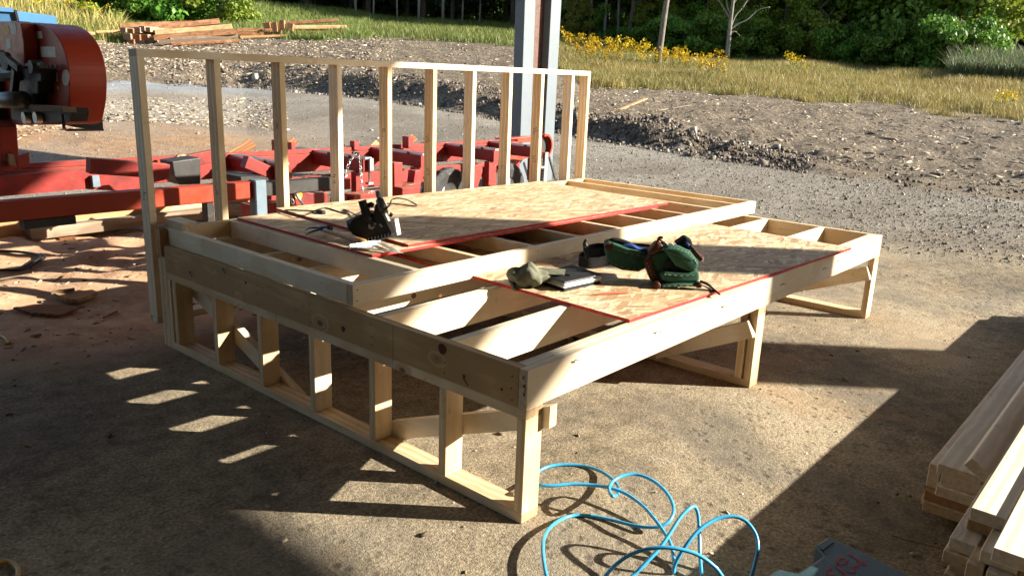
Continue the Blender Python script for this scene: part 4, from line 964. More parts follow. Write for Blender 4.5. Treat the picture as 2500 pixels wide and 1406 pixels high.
# tensioned chain and hydraulic hose on the second bunk
def chain(pts, name='chain'):
    c = spline(pts, 8); m = MB(); L = 0; out = []; i = 0
    tot = sum((c[k+1]-c[k]).length for k in range(len(c)-1)); stp = 1.25; nn = int(tot/stp); acc = 0; k = 0
    for j in range(nn):
        d = j*stp
        while k < len(c)-2 and acc+(c[k+1]-c[k]).length < d: acc += (c[k+1]-c[k]).length; k += 1
        t = (c[k+1]-c[k]).normalized(); p = c[k]+t*(d-acc); s_ = t.cross(Vector((0, 1, 0)) if j % 2 else Vector((1, .2, 0))).normalized()
        ring = [p+t*(.85*math.cos(a))+s_*(.42*math.sin(a)) for a in [2*math.pi*q/8 for q in range(9)]]
        m.tube(ring, .14, 5, cap=False)
    return tag(m.build(name, STEEL, ml), kind='stuff')
chain([at(878, 378, 'y', 172), at(880, 400, 'y', 171), at(882, 440, 'y', 171), at(888, 490, 'y', 171)])
chain([at(868, 377, 'y', 173), at(852, 398, 'y', 172), at(846, 424, 'y', 172), at(838, 440, 'y', 172)])
chain([at(712, 484, 'y', 150), at(716, 500, 'y', 150), at(711, 510, 'y', 150)])
m = MB(); m.tube(spline([at(860, 374, 'y', 173), at(868, 371, 'y', 173), at(874, 376, 'y', 173), at(866, 380, 'y', 173)], 4), .45, 7); m.build('hose_knot', CORDM, ml, smooth=True)
m = MB(); m.tube([at(720, 470, 'y', 150), at(742, 505, 'y', 150)], .55, 8); m.build('strut', STEEL, ml, smooth=True)
for (x0, y0, x1, y1, hh, yd, mt, nm_) in [(213, 392, 412, 416, 36, 168, MILLRED, 'tilted_channel')]:
    m = MB(); a, b = at(215, 404, 'y', 168), at(408, 418, 'y', 166); m.bar(a, b, 4.2, 4.2); m.build(nm_, mt, ml, bev=.2)
m = MB(); m.prism([at(*p, 'y', 200) for p in [(0, 432), (212, 412), (345, 430), (345, 470), (210, 462), (0, 480)]], (0, 3, 0)); m.build('side_plate', MILLRED, ml)
m = MB(); m.prism([at(*p, 'y', 198) for p in [(225, 430), (242, 428), (246, 456), (228, 458)]], (0, 2, 0)); m.build('junction_box', GALVB, ml, bev=.1)
m = MB(); m.prism([at(*p, 'y', 204) for p in [(385, 392), (430, 388), (430, 400), (400, 420), (385, 418)]], (0, 3, 0)); m.build('gusset', HEADRED, ml)
for (xa, ya, xb, yb, yy) in ((427, 400, 520, 380, 196), (596, 395, 700, 440, 178), (560, 440, 690, 430, 182)):
    m = MB(); m.bar(at(xa, ya, 'y', yy), at(xb, yb, 'y', yy), 3, 4); m.build('cross_member', MILLRED, ml, bev=.15)
m = MB(); m.prism([at(*p, 'y', 150) for p in [(588, 432), (640, 430), (668, 440), (668, 452), (590, 448)]], (0, 14, 0)); m.build('log_deck_plate', DARKM, ml)
m = MB(); m.prism([at(*p, 'y', 170) for p in [(420, 395), (490, 385), (490, 450), (440, 452), (426, 430)]], (0, 8, 0)); m.build('feed_motor_cover', DARKM, ml, bev=.3)
sc1 = MB(); a = at(450, 402, 'y', 180); sc1.blob(a, (3.6, 2.2, 3.2), 9, 6, None, lambda q: q*(1+.25*math.sin(q.x*3+q.z*2)))
tag(sc1.build('bark_chunk', BEAML), 'light brown chunk of bark stuck on the mill between the first two studs', 'bark')
sc1 = MB(); a = at(640, 381, 'y', 214); sc1.blob(a, (5.5, 2.5, 2.0), 9, 6, None, lambda q: q*(1+.25*math.sin(q.x*2+q.z*2)))
tag(sc1.build('sawdust_clump', BEAML), 'clump of tan sawdust on the back rail of the mill', 'sawdust')
for j, (xa, ya, xb, yb, yy, lb) in enumerate([(580, 372, 618, 349, 232, 'weathered slab leaning up behind the mill at the left'), (712, 350, 722, 343, 236, 'short slab end showing behind the third stud'), (972, 370, 1012, 334, 236, 'split slab leaning up behind the middle of the mill'), (905, 371, 925, 350, 238, 'pale slab tip beside the fifth stud behind the mill')]):
    a, b = at(xa, ya, 'y', yy), at(xb, yb, 'y', yy); a = b+(a-b)*1.6
    tag(plank('slab', a, b, 4, .8, BEAM if j != 3 else BEAML, None, (.3, -.6, .7), .1), lb, 'slab', 'loose slabs leaning behind the mill')
# saw head on its mast
hd = empty('saw_head', (5, 185, 30), 'dark red band saw head with engine, stickers and a rounded wheel cover', 'saw head')
XF = 5.0
def hx(x, y, X_=XF): return at(x, y, 'x', X_)
cen = hx(20, 190); ed = hx(168, 190); Rw = (ed-cen).length
top_ = hx(95, 57); bot_ = hx(162, 303)
arc = [(0, 57), (60, 56), (95, 57), (120, 70), (140, 92), (155, 122), (165, 160), (169, 200), (168, 245), (163, 280), (155, 302), (120, 305), (60, 306), (0, 306)]
arcs = spline([Vector((x, y, 0)) for x, y in arc], 4)
m = MB(); m.prism([hx(p.x, p.y) for p in arcs], (9.0, 0, 0)); m.build('wheel_cover', HEADRED, hd, bev=.3)
m = MB(); m.prism([hx(x, y, XF-3.5) for x, y in [(-60, 54), (40, 52), (50, 58), (58, 110), (60, 168), (30, 160), (-60, 120)]], (3.4, 0, 0)); m.build('engine_cover', HEADRED, hd, bev=.3)
for nm_, P4, X_, mt in [('sticker', [(4, 66), (20, 64), (24, 84), (8, 86)], XF-3.56, STICKO), ('sticker', [(22, 58), (37, 57), (41, 84), (26, 85)], XF-3.56, STICK), ('sticker', [(15, 96), (26, 95), (27, 118), (16, 122)], XF-3.56, STICK), ('sticker', [(84, 78), (101, 77), (104, 94), (86, 96)], XF-.06, STICK), ('sticker', [(99, 115), (134, 114), (137, 141), (101, 140)], XF-.06, STICK), ('sticker', [(126, 178), (139, 177), (142, 200), (129, 200)], XF-.06, STICK)]:
    m = MB(); m.prism([hx(x, y, X_) for x, y in P4], (.05, 0, 0)); m.build(nm_, mt, hd)
dcn = hx(160, 190, XF-.08)
m = MB(); m.prism([hx(160+9*math.cos(a), 190+20*math.sin(a), XF-.08) for a in [2*math.pi*k/24 for k in range(24)]], (.05, 0, 0)); m.build('round_plate', STICK, hd)
m = MB()
for x, y in [(116, 162), (126, 162), (137, 162), (132, 216), (143, 216)]: m.disc(hx(x, y, XF-.1), (1, 0, 0), .42, .3, 10)
tag(m.build('bolts', STEEL, hd), kind='stuff')
m = MB()
for (xa, ya, xb, yb) in [(46, 168, 100, 200), (50, 195, 92, 230), (44, 225, 80, 262)]:
    P = [hx(xa, ya, XF-3.6), hx(xb, ya, XF-3.6), hx(xb, yb, XF-3.6), hx(xa, yb, XF-3.6)]; m.prism(P, (3.5, 0, 0))
m.build('engine_block', DARKM, hd, bev=.25)
m = MB(); m.disc(hx(90, 164, XF-4), (1, 0, 0), 1.6, 3, 14); m.tube([hx(68, 162, XF-4), hx(105, 160, XF-4)], .8, 8); m.build('air_filter', DARKM, hd)
m = MB(); m.tube([hx(-20, 246, XF-6), hx(55, 243, XF-6)], 2.1, 14); m.build('motor', GREASE, hd, smooth=True)
m = MB(); m.tube([hx(-10, 182, XF-4), hx(48, 178, XF-4)], 1.9, 8); m.build('cross_tube', DARKM, hd)
m = MB(); m.bar(hx(2, 130, XF-6), hx(48, 168, XF-6), 1.2, 1.6); m.bar(hx(40, 170, XF-6), hx(34, 230, XF-6), 1.6, 1.6); m.build('linkage', DARKM, hd)
m = MB(); m.disc(hx(15, 150, XF-6), (1, .1, 0), 2.3, 1.2, 16); m.build('hand_wheel', DARKM, hd)
m = MB(); m.prism([hx(x, y, XF-3) for x, y in [(25, 262), (90, 258), (172, 264), (176, 276), (172, 298), (60, 302), (28, 292)]], (4, 0, 0)); m.build('guide_carrier', DARKM, hd, bev=.2)
m = MB(); m.bar(hx(88, 262, XF-4), hx(170, 268, XF-4), 3, 1.2); m.build('guide_arm', BEAMG, hd)
for x in (64, 92): MB().disc(hx(x, 288, XF-4), (1, 0, 0), 1.5, 1.4, 18).build('blade_roller', STEEL, hd)
m = MB(); m.prism([at(*p, 'y', 168) for p in [(160, 305), (205, 275), (250, 278), (252, 316), (200, 314)]], (0, 7, 0)); m.build('dust_chute', BLACKP, hd)
m = MB(); m.tube([hx(152, 278, XF-4), hx(156, 312, XF-4), at(162, 318, 'y', 164), at(252, 317, 'y', 166)], .35, 7); m.build('guard_rod', DARKM, hd)
m = MB(); m.prism([at(*p, 'y', 172) for p in [(183, 92), (193, 95), (196, 108), (190, 112)]], (0, 2, 0)); m.build('latch', BLACKP, hd)
m = MB(); m.bar(at(14, 300, 'y', 196), at(22, 408, 'y', 200), 4.5, 5); m.build('mast', MILLRED, hd, bev=.3)
m = MB(); m.bar(at(-8, 100, 'y', 200), at(4, 408, 'y', 200), 3, 4); m.build('mast', DARKM, hd, bev=.3)
m = MB(); m.prism([at(*p, 'y', 197) for p in [(-30, 405), (72, 372), (74, 404), (30, 412), (-30, 416)]], (0, 8, 0)); m.build('carriage_plate', MILLRED, hd, bev=.2)
m = MB(); m.prism([at(*p, 'y', 195) for p in [(20, 375), (34, 377), (40, 405), (24, 404)]], (0, 1.6, 0)); m.build('carriage_tab', BEAMG, hd)
# two squared timbers on the ground under the mill
t1 = plank('squared_timber', (11.8, 216, 5.0), (128, 222.5, 5.0), 4.2, 3.6, BEAMG); tag(t1, 'long grey faced timber lying on the sawdust under the mill, nearest of the pair', 'timber', 'squared timbers under the mill')
t2 = plank('squared_timber', (-12, 223, 5.6), (122, 228, 5.6), 7.5, 6.0, BEAML); tag(t2, 'thick sunlit timber behind the grey faced one under the mill', 'timber', 'squared timbers under the mill')
for i, xx in enumerate((20, 108)):
    b_ = board('support_block', (xx, 214, gz(xx*IN, 220*IN)/IN-2), (xx+5, 231, 2.7), BEAM); tag(b_, ['dark wood block under the left end of the timbers', 'dark wood block under the right end of the timbers'][i], 'block')
# scraps on the sawdust
def ongr(x, y, h=0.0, z_=3): p = at(x, y, 'z', z_); return Vector((p.x, p.y, gz(p.x*IN, p.y*IN)/IN+h))
m = MB(); m.prism([ongr(*p, .5) for p in [(30, 737), (80, 730), (150, 729), (190, 735), (140, 749), (70, 746)]], (0, 0, .5))
tag(m.build('plywood_scrap', BEAM), 'thin flat scrap board with a pointed end on the sawdust', 'scrap')
m = MB(); m.prism([ongr(*p, .7) for p in [(128, 712), (185, 708), (215, 702), (238, 708), (190, 722), (160, 722)]], (0, 0, .9))
tag(m.build('bark_slab', BEAML), 'split slab of bark in the sunlit strip of sawdust', 'scrap')
m = MB(); m.bar(ongr(126, 713, 1.6), ongr(182, 711, 2.4), .9, .7); tag(m.build('short_stick', BEAMG), 'short grey stick lying across the bark slab', 'stick')
for j, (a, b, lb) in enumerate([((130, 678), (172, 667), 'thin dark stick on the shaded sawdust by the black hose'), ((250, 748), (284, 736), 'thin dark stick on the sawdust left of the tall wall'), ((2080, 900), (2140, 905), 'faint thin splinter on the floor beside the stack')][:2]):
    m = MB(); m.tube([ongr(*a, .25), ongr(*b, .5)], .22, 5); tag(m.build('stick', BEAM), lb, 'stick')
m = MB(); m.tube([at(2175, 1305, 'z', .1), at(2310, 1340, 'z', .1)], .09, 5); tag(m.build('wood_splinter', BEAML), 'long thin wood splinter on the shaded floor by the board stack', 'splinter')
m = MB(); m.bar(ongr(1485, 358, .8, 0), ongr(1570, 338, 2.5, 0), 3.4, 1.0); tag(m.build('loose_lath', BEAML), 'pale loose lath lying at the foot of the dirt bank', 'lath')
m = MB(); m.bar(ongr(1600, 352, 1, 0), ongr(1680, 346, 2.0, 0), 1.4, .7); tag(m.build('loose_stick', BEAMG), 'grey stick half buried in the dirt bank', 'stick')
# blue vehicle at the far left, seen past the saw head
bv = empty('blue_truck', atR(-20, 60, 16), 'light blue pickup cab glimpsed past the saw head at the left edge', 'truck')
P0 = atR(55, 55, 16.5); P1 = atR(34, 26, 16.5); zg = gz(P0.x*IN, P0.y*IN)/IN
ld = (atR(-100, 40, 16.5)-atR(34, 40, 16.5)); ld.z = 0; ld = ld.normalized(); bd = Vector((SF.x, SF.y, 0))
BLUEC = paint('light_blue_car_paint', (.07, .19, .40), .35, .05, None, 0, 2)
GLASS = paint('tinted_glass', (.05, .13, .24), .15, .1, None, 0, 2, .8)
m = MB(); b0 = Vector((P0.x, P0.y, zg+34)); m.prism([b0, b0+ld*150, b0+ld*150+Vector((0, 0, -20)), b0+Vector((0, 0, -20))], bd*66); m.build('body', BLUEC, bv, bev=2)
zt = P1.z; m = MB()
m.prism([Vector((P0.x, P0.y, zg+34.1)), Vector((P1.x, P1.y, zt)), Vector((P1.x, P1.y, zt))+ld*60, Vector((P0.x, P0.y, zg+34.1))+ld*76], bd*50); m.build('cab', GLASS, bv, bev=1)
m = MB(); m.bar(Vector((P0.x, P0.y, zg+34.1))-bd*.5, Vector((P1.x, P1.y, zt))-bd*.5, 3, 2.5, bd); m.build('door_pillar', BLACKP, bv)
m = MB(); m.bar(Vector((P1.x, P1.y, zt))-bd*.5, Vector((P1.x, P1.y, zt))+ld*60-bd*.5, 3, 2.5); m.build('roof_rail', BLUEC, bv)
for k in (30, 125): MB().disc(b0+ld*(k)+Vector((0, 0, -20)), bd, 14, 8, 24).build('wheel', RUBBER, bv)

# ------------------------------------------------------------------ old timber piles in the field
def tbeam(p0, p1, hpx, R, nm, label, mat, dd=.25, grp='old timbers in the large pile'):
    a, b = atR(*p0, R), atR(*p1, R+random.uniform(-.1, dd)); h = hpx/F*R/IN*1.0
    o = plank('old_timber', a, b, h*random.uniform(1.0, 1.5), h, mat, None, (random.uniform(-.12, .12), random.uniform(-.1, .1), 1), .3)
    return tag(o, label, 'timber', grp)
GL = 'old reddish squared timber in the large pile at the back left'
TT = [((293, 63), (470, 57), 9, 38.6, 'straight old timber lying along the top left of the large pile', BEAM), ((345, 73), (535, 53), 11, 38.3, 'dark timber whose raised right end is the highest point of the large pile', BEAM),
      ((378, 80), (566, 65), 10, 37.2, 'pale topped timber running to the upper right of the large pile', BEAML), ((376, 93), (577, 78), 11, 36.8, 'thick reddish timber in the middle front of the large pile', BEAM),
      ((390, 93), (571, 84), 7, 37.4, GL, BEAM), ((415, 97), (580, 88), 8, 36.6, 'greyish timber just above the lowest ones in the large pile', BEAMG), ((388, 104), (561, 96), 9, 36.2, 'lowest grey timber at the front of the large pile', BEAMG),
      ((418, 109), (586, 100), 6, 36.0, 'thin red slab on the ground before the large pile', BEAM)]
for a, b, h, R_, lb, mt in TT: tbeam(a, b, h, R_, '', lb, mt)
for (x, y, w_) in [(300, 74, 12), (318, 76, 12), (334, 74, 14), (346, 70, 12), (360, 73, 12), (310, 90, 16), (332, 92, 16), (352, 92, 16), (370, 96, 14), (318, 104, 16), (342, 106, 16), (364, 106, 14)]:
    a = atR(x, y, 37.0); b = a+Vector((SF.x*1.0, SF.y*1.0, .03)).normalized()*150; h = w_/F*37/IN
    tag(plank('old_timber', a, b, h, h*.8, BEAM if random.random() < .6 else BEAMG, None, (0, 0, 1), .3), 'old timber end in the left of the large pile, '+{300: 'top row, first', 318: 'top row, second', 334: 'top row, third', 346: 'top row, fourth', 360: 'top row, fifth', 310: 'middle row, first', 332: 'middle row, second', 352: 'middle row, third', 370: 'middle row, fourth'}.get(x if y < 100 else -1, {318: 'bottom row, first', 342: 'bottom row, second', 364: 'bottom row, third'}.get(x)), 'timber', 'timber ends in the large pile')
for p0, p1, h, R_, lb, mt in [((180, 80), (232, 83), 6, 36.5, 'sunlit old board on top of the low stack left of the large pile', BEAML), ((176, 91), (224, 93), 13, 36.3, 'thick old timber at the bottom of the low stack at the left', BEAM), ((232, 79), (300, 76), 5, 37.5, 'thin old board between the low stack and the large pile', BEAML), ((190, 101), (256, 103), 5, 35.6, 'pale plank flat on the ground before the low stack', BEAMG)]:
    tbeam(p0, p1, h, R_, '', lb, mt, grp='boards left of the large pile')
for p0, p1, h, R_, lb, mt in [((697, 58), (827, 50), 7, 40.6, 'long dark topped timber on top of the second pile', BEAM), ((715, 68), (846, 67), 8, 39.8, 'sunlit timber in the middle of the second pile, longest to the right', BEAML), ((694, 81), (842, 80), 7, 39.4, 'bottom timber of the second pile', BEAM), ((578, 73), (658, 73), 7, 40.0, 'timber joining the two piles at mid height', BEAM), ((560, 82), (686, 84), 7, 39.3, 'low timber between the two piles', BEAM), ((586, 91), (700, 88), 5, 38.5, 'pale plank flat on the ground between the piles', BEAML), ((640, 76), (700, 74), 8, 39.9, 'short timber at the left end of the second pile', BEAM), ((700, 74), (800, 74), 7, 40.1, 'timber hidden under the sunlit one in the second pile', BEAMG)]:
    tbeam(p0, p1, h, R_, '', lb, mt, grp='old timbers in the second pile')
for x0, y0, x1, y1, w_, lb in [(655, 70, 652, 56, 14, 'leaning block at the far left of the second pile'), (673, 78, 671, 55, 11, 'upright dark timber end in the second pile, left one'), (690, 72, 689, 50, 11, 'tallest upright dark timber end in the second pile'), (709, 78, 711, 58, 12, 'pointed upright timber end beside the sunlit beam'), (685, 86, 684, 72, 8, 'small post end at the foot of the second pile')]:
    a, b = atR(x0, y0, 39.3), atR(x1, y1, 39.3); h = w_/F*39.3/IN; tag(plank('timber_end', a, b, h, h, BEAM, None, (SF.x, SF.y, 0), .3), lb, 'timber', 'upright timber ends in the second pile')

# ------------------------------------------------------------------ vegetation
def polar_to_xy(a_, R_):
    return (CX*IN+R_*(math.sin(a_)*rt.x+math.cos(a_)*math.cos(YAW)), CY*IN+R_*(math.sin(a_)*rt.y+math.cos(a_)*math.sin(YAW)))
def blades(name, n, x0, x1, f0, f1, hgt, wid, mats, label, cat, dens=None, lean=.35, seed=1, tuft=1, clump=0):
    r_ = np.random.default_rng(seed)
    a0, a1 = azim(x0), azim(x1); A_ = r_.uniform(a0, a1, n); rk, _ = marks(A_)
    u = r_.uniform(0, 1, n)**1.35; R_ = rk[2]+f0+(rk[4]+f1-rk[2]-f0)*u
    x = CX*IN+R_*(np.sin(A_)*rt.x+np.cos(A_)*math.cos(YAW)); y = CY*IN+R_*(np.sin(A_)*rt.y+np.cos(A_)*math.sin(YAW))
    nn_ = fbm(x, y, .35, 3, 70+seed); edge = sstep(-1.5, 2.0, R_-rk[2]+(fbm(x, y, .45, 4, 50)-.5)*7+(fbm(x, y, 1.6, 4, 60)-.5)*4)
    keep = r_.uniform(0, 1, n) < edge*(dens(A_, R_, nn_) if dens else 1); x, y, R_, nn_, A_, edge = [k[keep] for k in (x, y, R_, nn_, A_, edge)]
    z = terrain(x, y)-.03; m_ = len(x)
    h = hgt*(.45+.8*nn_)*r_.uniform(.55, 1.25, m_)*(.35+.65*edge); th = r_.uniform(0, 2*math.pi, m_); lx = r_.normal(0, lean, m_)*h; ly = r_.normal(0, lean, m_)*h
    wd = wid*r_.uniform(.6, 1.4, m_)*(R_/40)**.7
    cx_, sx_ = np.cos(th)*wd/2, np.sin(th)*wd/2
    V = np.empty((m_, 5, 3)); V[:, 0] = np.stack([x-cx_, y-sx_, z], 1); V[:, 1] = np.stack([x+cx_, y+sx_, z], 1)
    V[:, 2] = np.stack([x+cx_*.8+lx*.35, y+sx_*.8+ly*.35, z+h*.6], 1); V[:, 3] = np.stack([x-cx_*.8+lx*.35, y-sx_*.8+ly*.35, z+h*.6], 1); V[:, 4] = np.stack([x+lx, y+ly, z+h], 1)
    b_ = np.arange(m_)*5; T = np.concatenate([np.stack([b_, b_+1, b_+2], 1), np.stack([b_, b_+2, b_+3], 1), np.stack([b_+3, b_+2, b_+4], 1)])
    rn = np.repeat(np.clip(r_.uniform(0, 1, m_)*.7+nn_*.35, 0, 1), 5)
    me = npmesh(name, V.reshape(-1, 3), T, mats, rn); o = bpy.data.objects.new(name, me); C.objects.link(o)
    return tag(o, label, cat, kind='stuff')
blades('meadow_grass', 190000, 1330, 3000, -1.5, 6, .42, .02, GRASSM, 'tall dry yellow grass covering the slope below the trees', 'grass', seed=1)
blades('green_grass', 90000, 800, 2050, -1.0, 4, .38, .022, GRASSG, 'green grass growing in the middle of the slope', 'grass', dens=lambda a, r, n: np.clip(.25+n, 0, 1), seed=2)
blades('bank_grass', 90000, -500, 900, -1.0, 8, .44, .024, GRASSG, 'rough green grass growing behind the old timber piles', 'grass', seed=3)
blades('weed_stems', 12000, -600, 330, -.5, 10, 1.0, .03, GRASSM, 'tall dry weeds on the bank at the upper left', 'weeds', seed=4)
blades('sparse_tufts', 26000, 1250, 2700, -9, -28, .16, .04, GRASSG, 'sparse green tufts creeping onto the bare dirt', 'grass', dens=lambda a, r, n: (n > .54)*1.0, seed=5)
blades('reeds', 26000, 2260, 2900, 14, 3, 1.35, .045, REEDM, 'grey green reeds standing before the dark trees at the right', 'reeds', dens=lambda a, r, n: np.ones_like(n), seed=6)

def crown_mesh(name, n, rad, leafs, mat, seed, clumps=26, conical=False, low=-1.0, density=.5):
    r_ = np.random.default_rng(seed)
    if conical:
        zz = r_.uniform(0, 1, clumps)**1.2; ang = r_.uniform(0, 2*math.pi, clumps); rr_ = (1-zz)*r_.uniform(.3, 1.0, clumps)
        cc_ = np.stack([np.cos(ang)*rr_*rad[0], np.sin(ang)*rr_*rad[1], (zz*2-1)*rad[2]], 1); cr = .16*rad[0]+.30*rad[0]*(1-zz)
    else:
        d = r_.normal(size=(clumps, 3)); d /= np.linalg.norm(d, axis=1)[:, None]; k = r_.uniform(.35, .88, clumps)
        cc_ = d*k[:, None]*np.array(rad); cr = r_.uniform(.20, .38, clumps)*min(rad)
    ci = r_.integers(0, clumps, n); dd = r_.normal(size=(n, 3)); dd /= np.linalg.norm(dd, axis=1)[:, None]
    rdl = r_.uniform(.25, 1, n)**density
    flat = np.array([1.15, 1.15, .62 if not conical else .35]); P = cc_[ci]+dd*rdl[:, None]*cr[ci][:, None]*flat
    nrm = dd*.7+r_.normal(size=(n, 3))*.6+np.array([0, 0, .25]); nrm /= np.linalg.norm(nrm, axis=1)[:, None]
    t = np.cross(nrm, r_.normal(size=(n, 3))); t /= np.linalg.norm(t, axis=1)[:, None]; b_ = np.cross(nrm, t)
    s_ = leafs*r_.uniform(.6, 1.35, n)[:, None]
    V = np.stack([P-t*s_*.5, P-b_*s_*.36+t*s_*.05, P+t*s_*.6, P+b_*s_*.36+t*s_*.05], 1).reshape(-1, 3)
    F_ = np.arange(n*4).reshape(n, 4); rn = np.repeat(np.clip(r_.uniform(0, 1, n)*.6+r_.uniform(0, .4, clumps)[ci], 0, 1), 4)
    return npmesh(name, V, F_, mat, rn)
CM = {'bush': crown_mesh('bush_crown', 5200, (2.4, 2.4, 1.7), .17, LEAF_G, 11, 30), 'broad': crown_mesh('broad_crown', 8200, (3.0, 3.0, 3.6), .20, LEAF_G, 12, 46),
      'broad2': crown_mesh('broad_crown', 8000, (2.6, 2.6, 4.0), .19, LEAF_O, 13, 46), 'yellow': crown_mesh('yellow_crown', 9000, (3.2, 3.2, 4.0), .20, LEAF_Y, 14, 50),
      'dark': crown_mesh('dark_crown', 7000, (3.2, 3.2, 4.2), .24, LEAF_D, 15, 40), 'spruce': crown_mesh('spruce_crown', 9000, (2.5, 2.5, 5.5), .20, NEEDLE, 16, 90, True), 'shrub': crown_mesh('shrub_crown', 2600, (1.5, 1.5, 1.1), .12, LEAF_Y, 17, 22)}
TM = {}
def trunk_mesh(kind, h, r, mat, seed, limbs=6, bare=False):
    k_ = (kind, seed)
    if k_ in TM: return TM[k_]
    rg = random.Random(seed); m = MB(); pts = [Vector((0, 0, -10))]
    for i in range(1, 9): pts.append(Vector((rg.uniform(-4, 4)*i/3, rg.uniform(-4, 4)*i/3, h/IN*i/8)))
    rs = [r/IN*(1-.09*i) for i in range(9)]; m.tube(pts, rs, 8)
    for j in range(limbs):
        i = rg.randint(2, 7); a = rg.uniform(0, 6.28); L = h/IN*rg.uniform(.18, .36)*(1 if not bare else .9); p = pts[i]; d = Vector((math.cos(a), math.sin(a), rg.uniform(.5, 1.2))).normalized()
        q1 = p+d*L*.5+Vector((0, 0, L*.05)); q2 = q1+(d+Vector((rg.uniform(-.3, .3), rg.uniform(-.3, .3), .3)))*L*.5
        m.tube([p, q1, q2], [rs[i]*.45, rs[i]*.28, rs[i]*.08], 6)
        if bare:
            for _ in range(3):
                e = q1+Vector((rg.uniform(-1, 1), rg.uniform(-1, 1), rg.uniform(.2, 1)))*L*.45; m.tube([q1, e], [rs[i]*.2, rs[i]*.04], 5)
    me = bpy.data.meshes.new('trunk'); me.from_pydata([(v_*IN)[:] for v_ in m.v], [], m.f); me.update(); me.materials.append(mat)
    for p_ in me.polygons: p_.use_smooth = True
    TM[k_] = me; return me
NT = {}
def tree(name, px, R_, kind, label, cat='tree', sc=1.0, lift=3.4, h=7.0, tr=.12, mat=None, group=None, seed=None, xy=None):
    x, y = xy or polar_to_xy(azim(px), R_); z = gz(x, y)
    t = bpy.data.objects.new(name, None); C.objects.link(t); t.location = (x, y, z-.05); t.rotation_euler = (0, 0, random.uniform(0, 6.28)); s_ = sc*random.uniform(.92, 1.08); t.scale = (s_, s_, s_)
    tag(t, label, cat, group)
    k = seed if seed is not None else random.randint(0, 3)
    tm = trunk_mesh(kind+str(round(h)), h, tr, mat or BARK, k); o = bpy.data.objects.new('trunk', tm); C.objects.link(o); o.parent = t
    if kind in CM:
        c_ = bpy.data.objects.new('crown', CM[kind]); C.objects.link(c_); c_.parent = t; c_.location = (0, 0, lift)
    return t
# distinct trees and shrubs
tree('broadleaf_tree', 2085, 52, 'broad', 'full green broadleaf tree whose crown reaches the ground right of the dead tree', sc=1.55, lift=3.3, seed=1)
tree('broadleaf_tree', 2190, 52.5, 'broad', 'green broadleaf tree standing between the round green one and the yellow one', sc=1.5, lift=3.8, seed=2)
tree('broadleaf_tree', 2300, 51.5, 'yellow', 'yellow green tree with open leaning branches nearest the reeds', sc=1.45, lift=4.2, seed=3)
tree('broadleaf_tree', 2395, 56, 'yellow', 'smaller yellow green tree reaching over the dark gap at the right', sc=1.0, lift=5.6, seed=0)
tree('young_tree', 2215, 49, 'bush', 'low bright green bush at the foot of the yellow green tree', 'bush', sc=.85, lift=1.2, h=2)
tree('spruce_tree', 1905, 55, 'spruce', 'dark spruce standing just right of the bare grey tree', sc=1.25, lift=6.2, h=12)
tree('broadleaf_tree', 1990, 58, 'dark', 'dark leafy tree between the spruce and the full green tree', sc=1.15, lift=4.0)
tree('shrub', 1630, 48.5, 'bush', 'grey green bush just right behind the utility pole', 'bush', sc=.95, lift=1.3, h=2)
tree('shrub', 1560, 49.5, 'bush', 'rounded green bush left of the utility pole', 'bush', sc=.9, lift=1.4, h=2)
tree('shrub', 1710, 48.5, 'bush', 'pale leafy bush between the pole and the bare tree', 'bush', sc=1.05, lift=1.4, h=2)
tree('broadleaf_tree', 1500, 51.5, 'broad2', 'tree with turning leaves just right of the steel column', sc=1.1, lift=5.0, h=9)
tree('broadleaf_tree', 1675, 51.5, 'broad2', 'autumn tinted tree above the bushes by the utility pole', sc=1.2, lift=5.4, h=9)
tree('broadleaf_tree', 1790, 52, 'yellow', 'yellow tinged tree behind the bare grey tree', sc=1.1, lift=6.2, h=10)
tree('shrub', 300, 46, 'bush', 'dark green bush at the left end of the large timber pile', 'bush', sc=1.0, lift=.9, h=2)
tree('shrub', 385, 46.5, 'bush', 'largest dark green bush behind the large timber pile', 'bush', sc=1.35, lift=1.0, h=2)
tree('shrub', 470, 46.5, 'bush', 'green bush behind the right part of the large timber pile', 'bush', sc=1.15, lift=.9, h=2)
tree('shrub', 550, 45, 'shrub', 'yellow green shrub at the right end of the large timber pile', 'bush', sc=1.3, lift=.8, h=1)
tree('shrub', 565, 46.5, 'shrub', 'second yellow shrub behind the right end of the large pile', 'bush', sc=1.2, lift=1.0, h=1)
LAND = [(1480, 'right of the steel column'), (1600, 'just left of the utility pole'), (1720, 'just right of the utility pole'), (1850, 'behind the bare grey tree'), (2000, 'right of the bare grey tree'), (2150, 'below the full green tree'), (9999, 'below the yellow green tree')]
for k in range(26):
    px = 1370+38*k+random.uniform(-12, 12); kd = random.choice(['bush', 'broad2', 'yellow', 'broad', 'bush', 'shrub']); sc_ = {'bush': .75, 'shrub': 1.0}.get(kd, .42)*random.uniform(.8, 1.35)
    t = tree('undergrowth_bush', px, float(marks(np.array([azim(px)]))[0][4][0])-random.uniform(1.0, 4.5), kd, ['low', 'loose', 'broad', 'ragged'][k % 4]+' bush of the undergrowth '+[l_ for p_, l_ in LAND if px < p_][0], 'bush', sc=sc_, lift=.9 if kd in ('bush', 'shrub') else 2.0, h=2 if kd in ('bush', 'shrub') else 4, group='undergrowth bushes along the wood')
    t.scale = (t.scale[0]*random.uniform(.8, 1.5), t.scale[1]*random.uniform(.8, 1.3), t.scale[2]*random.uniform(.7, 1.5))
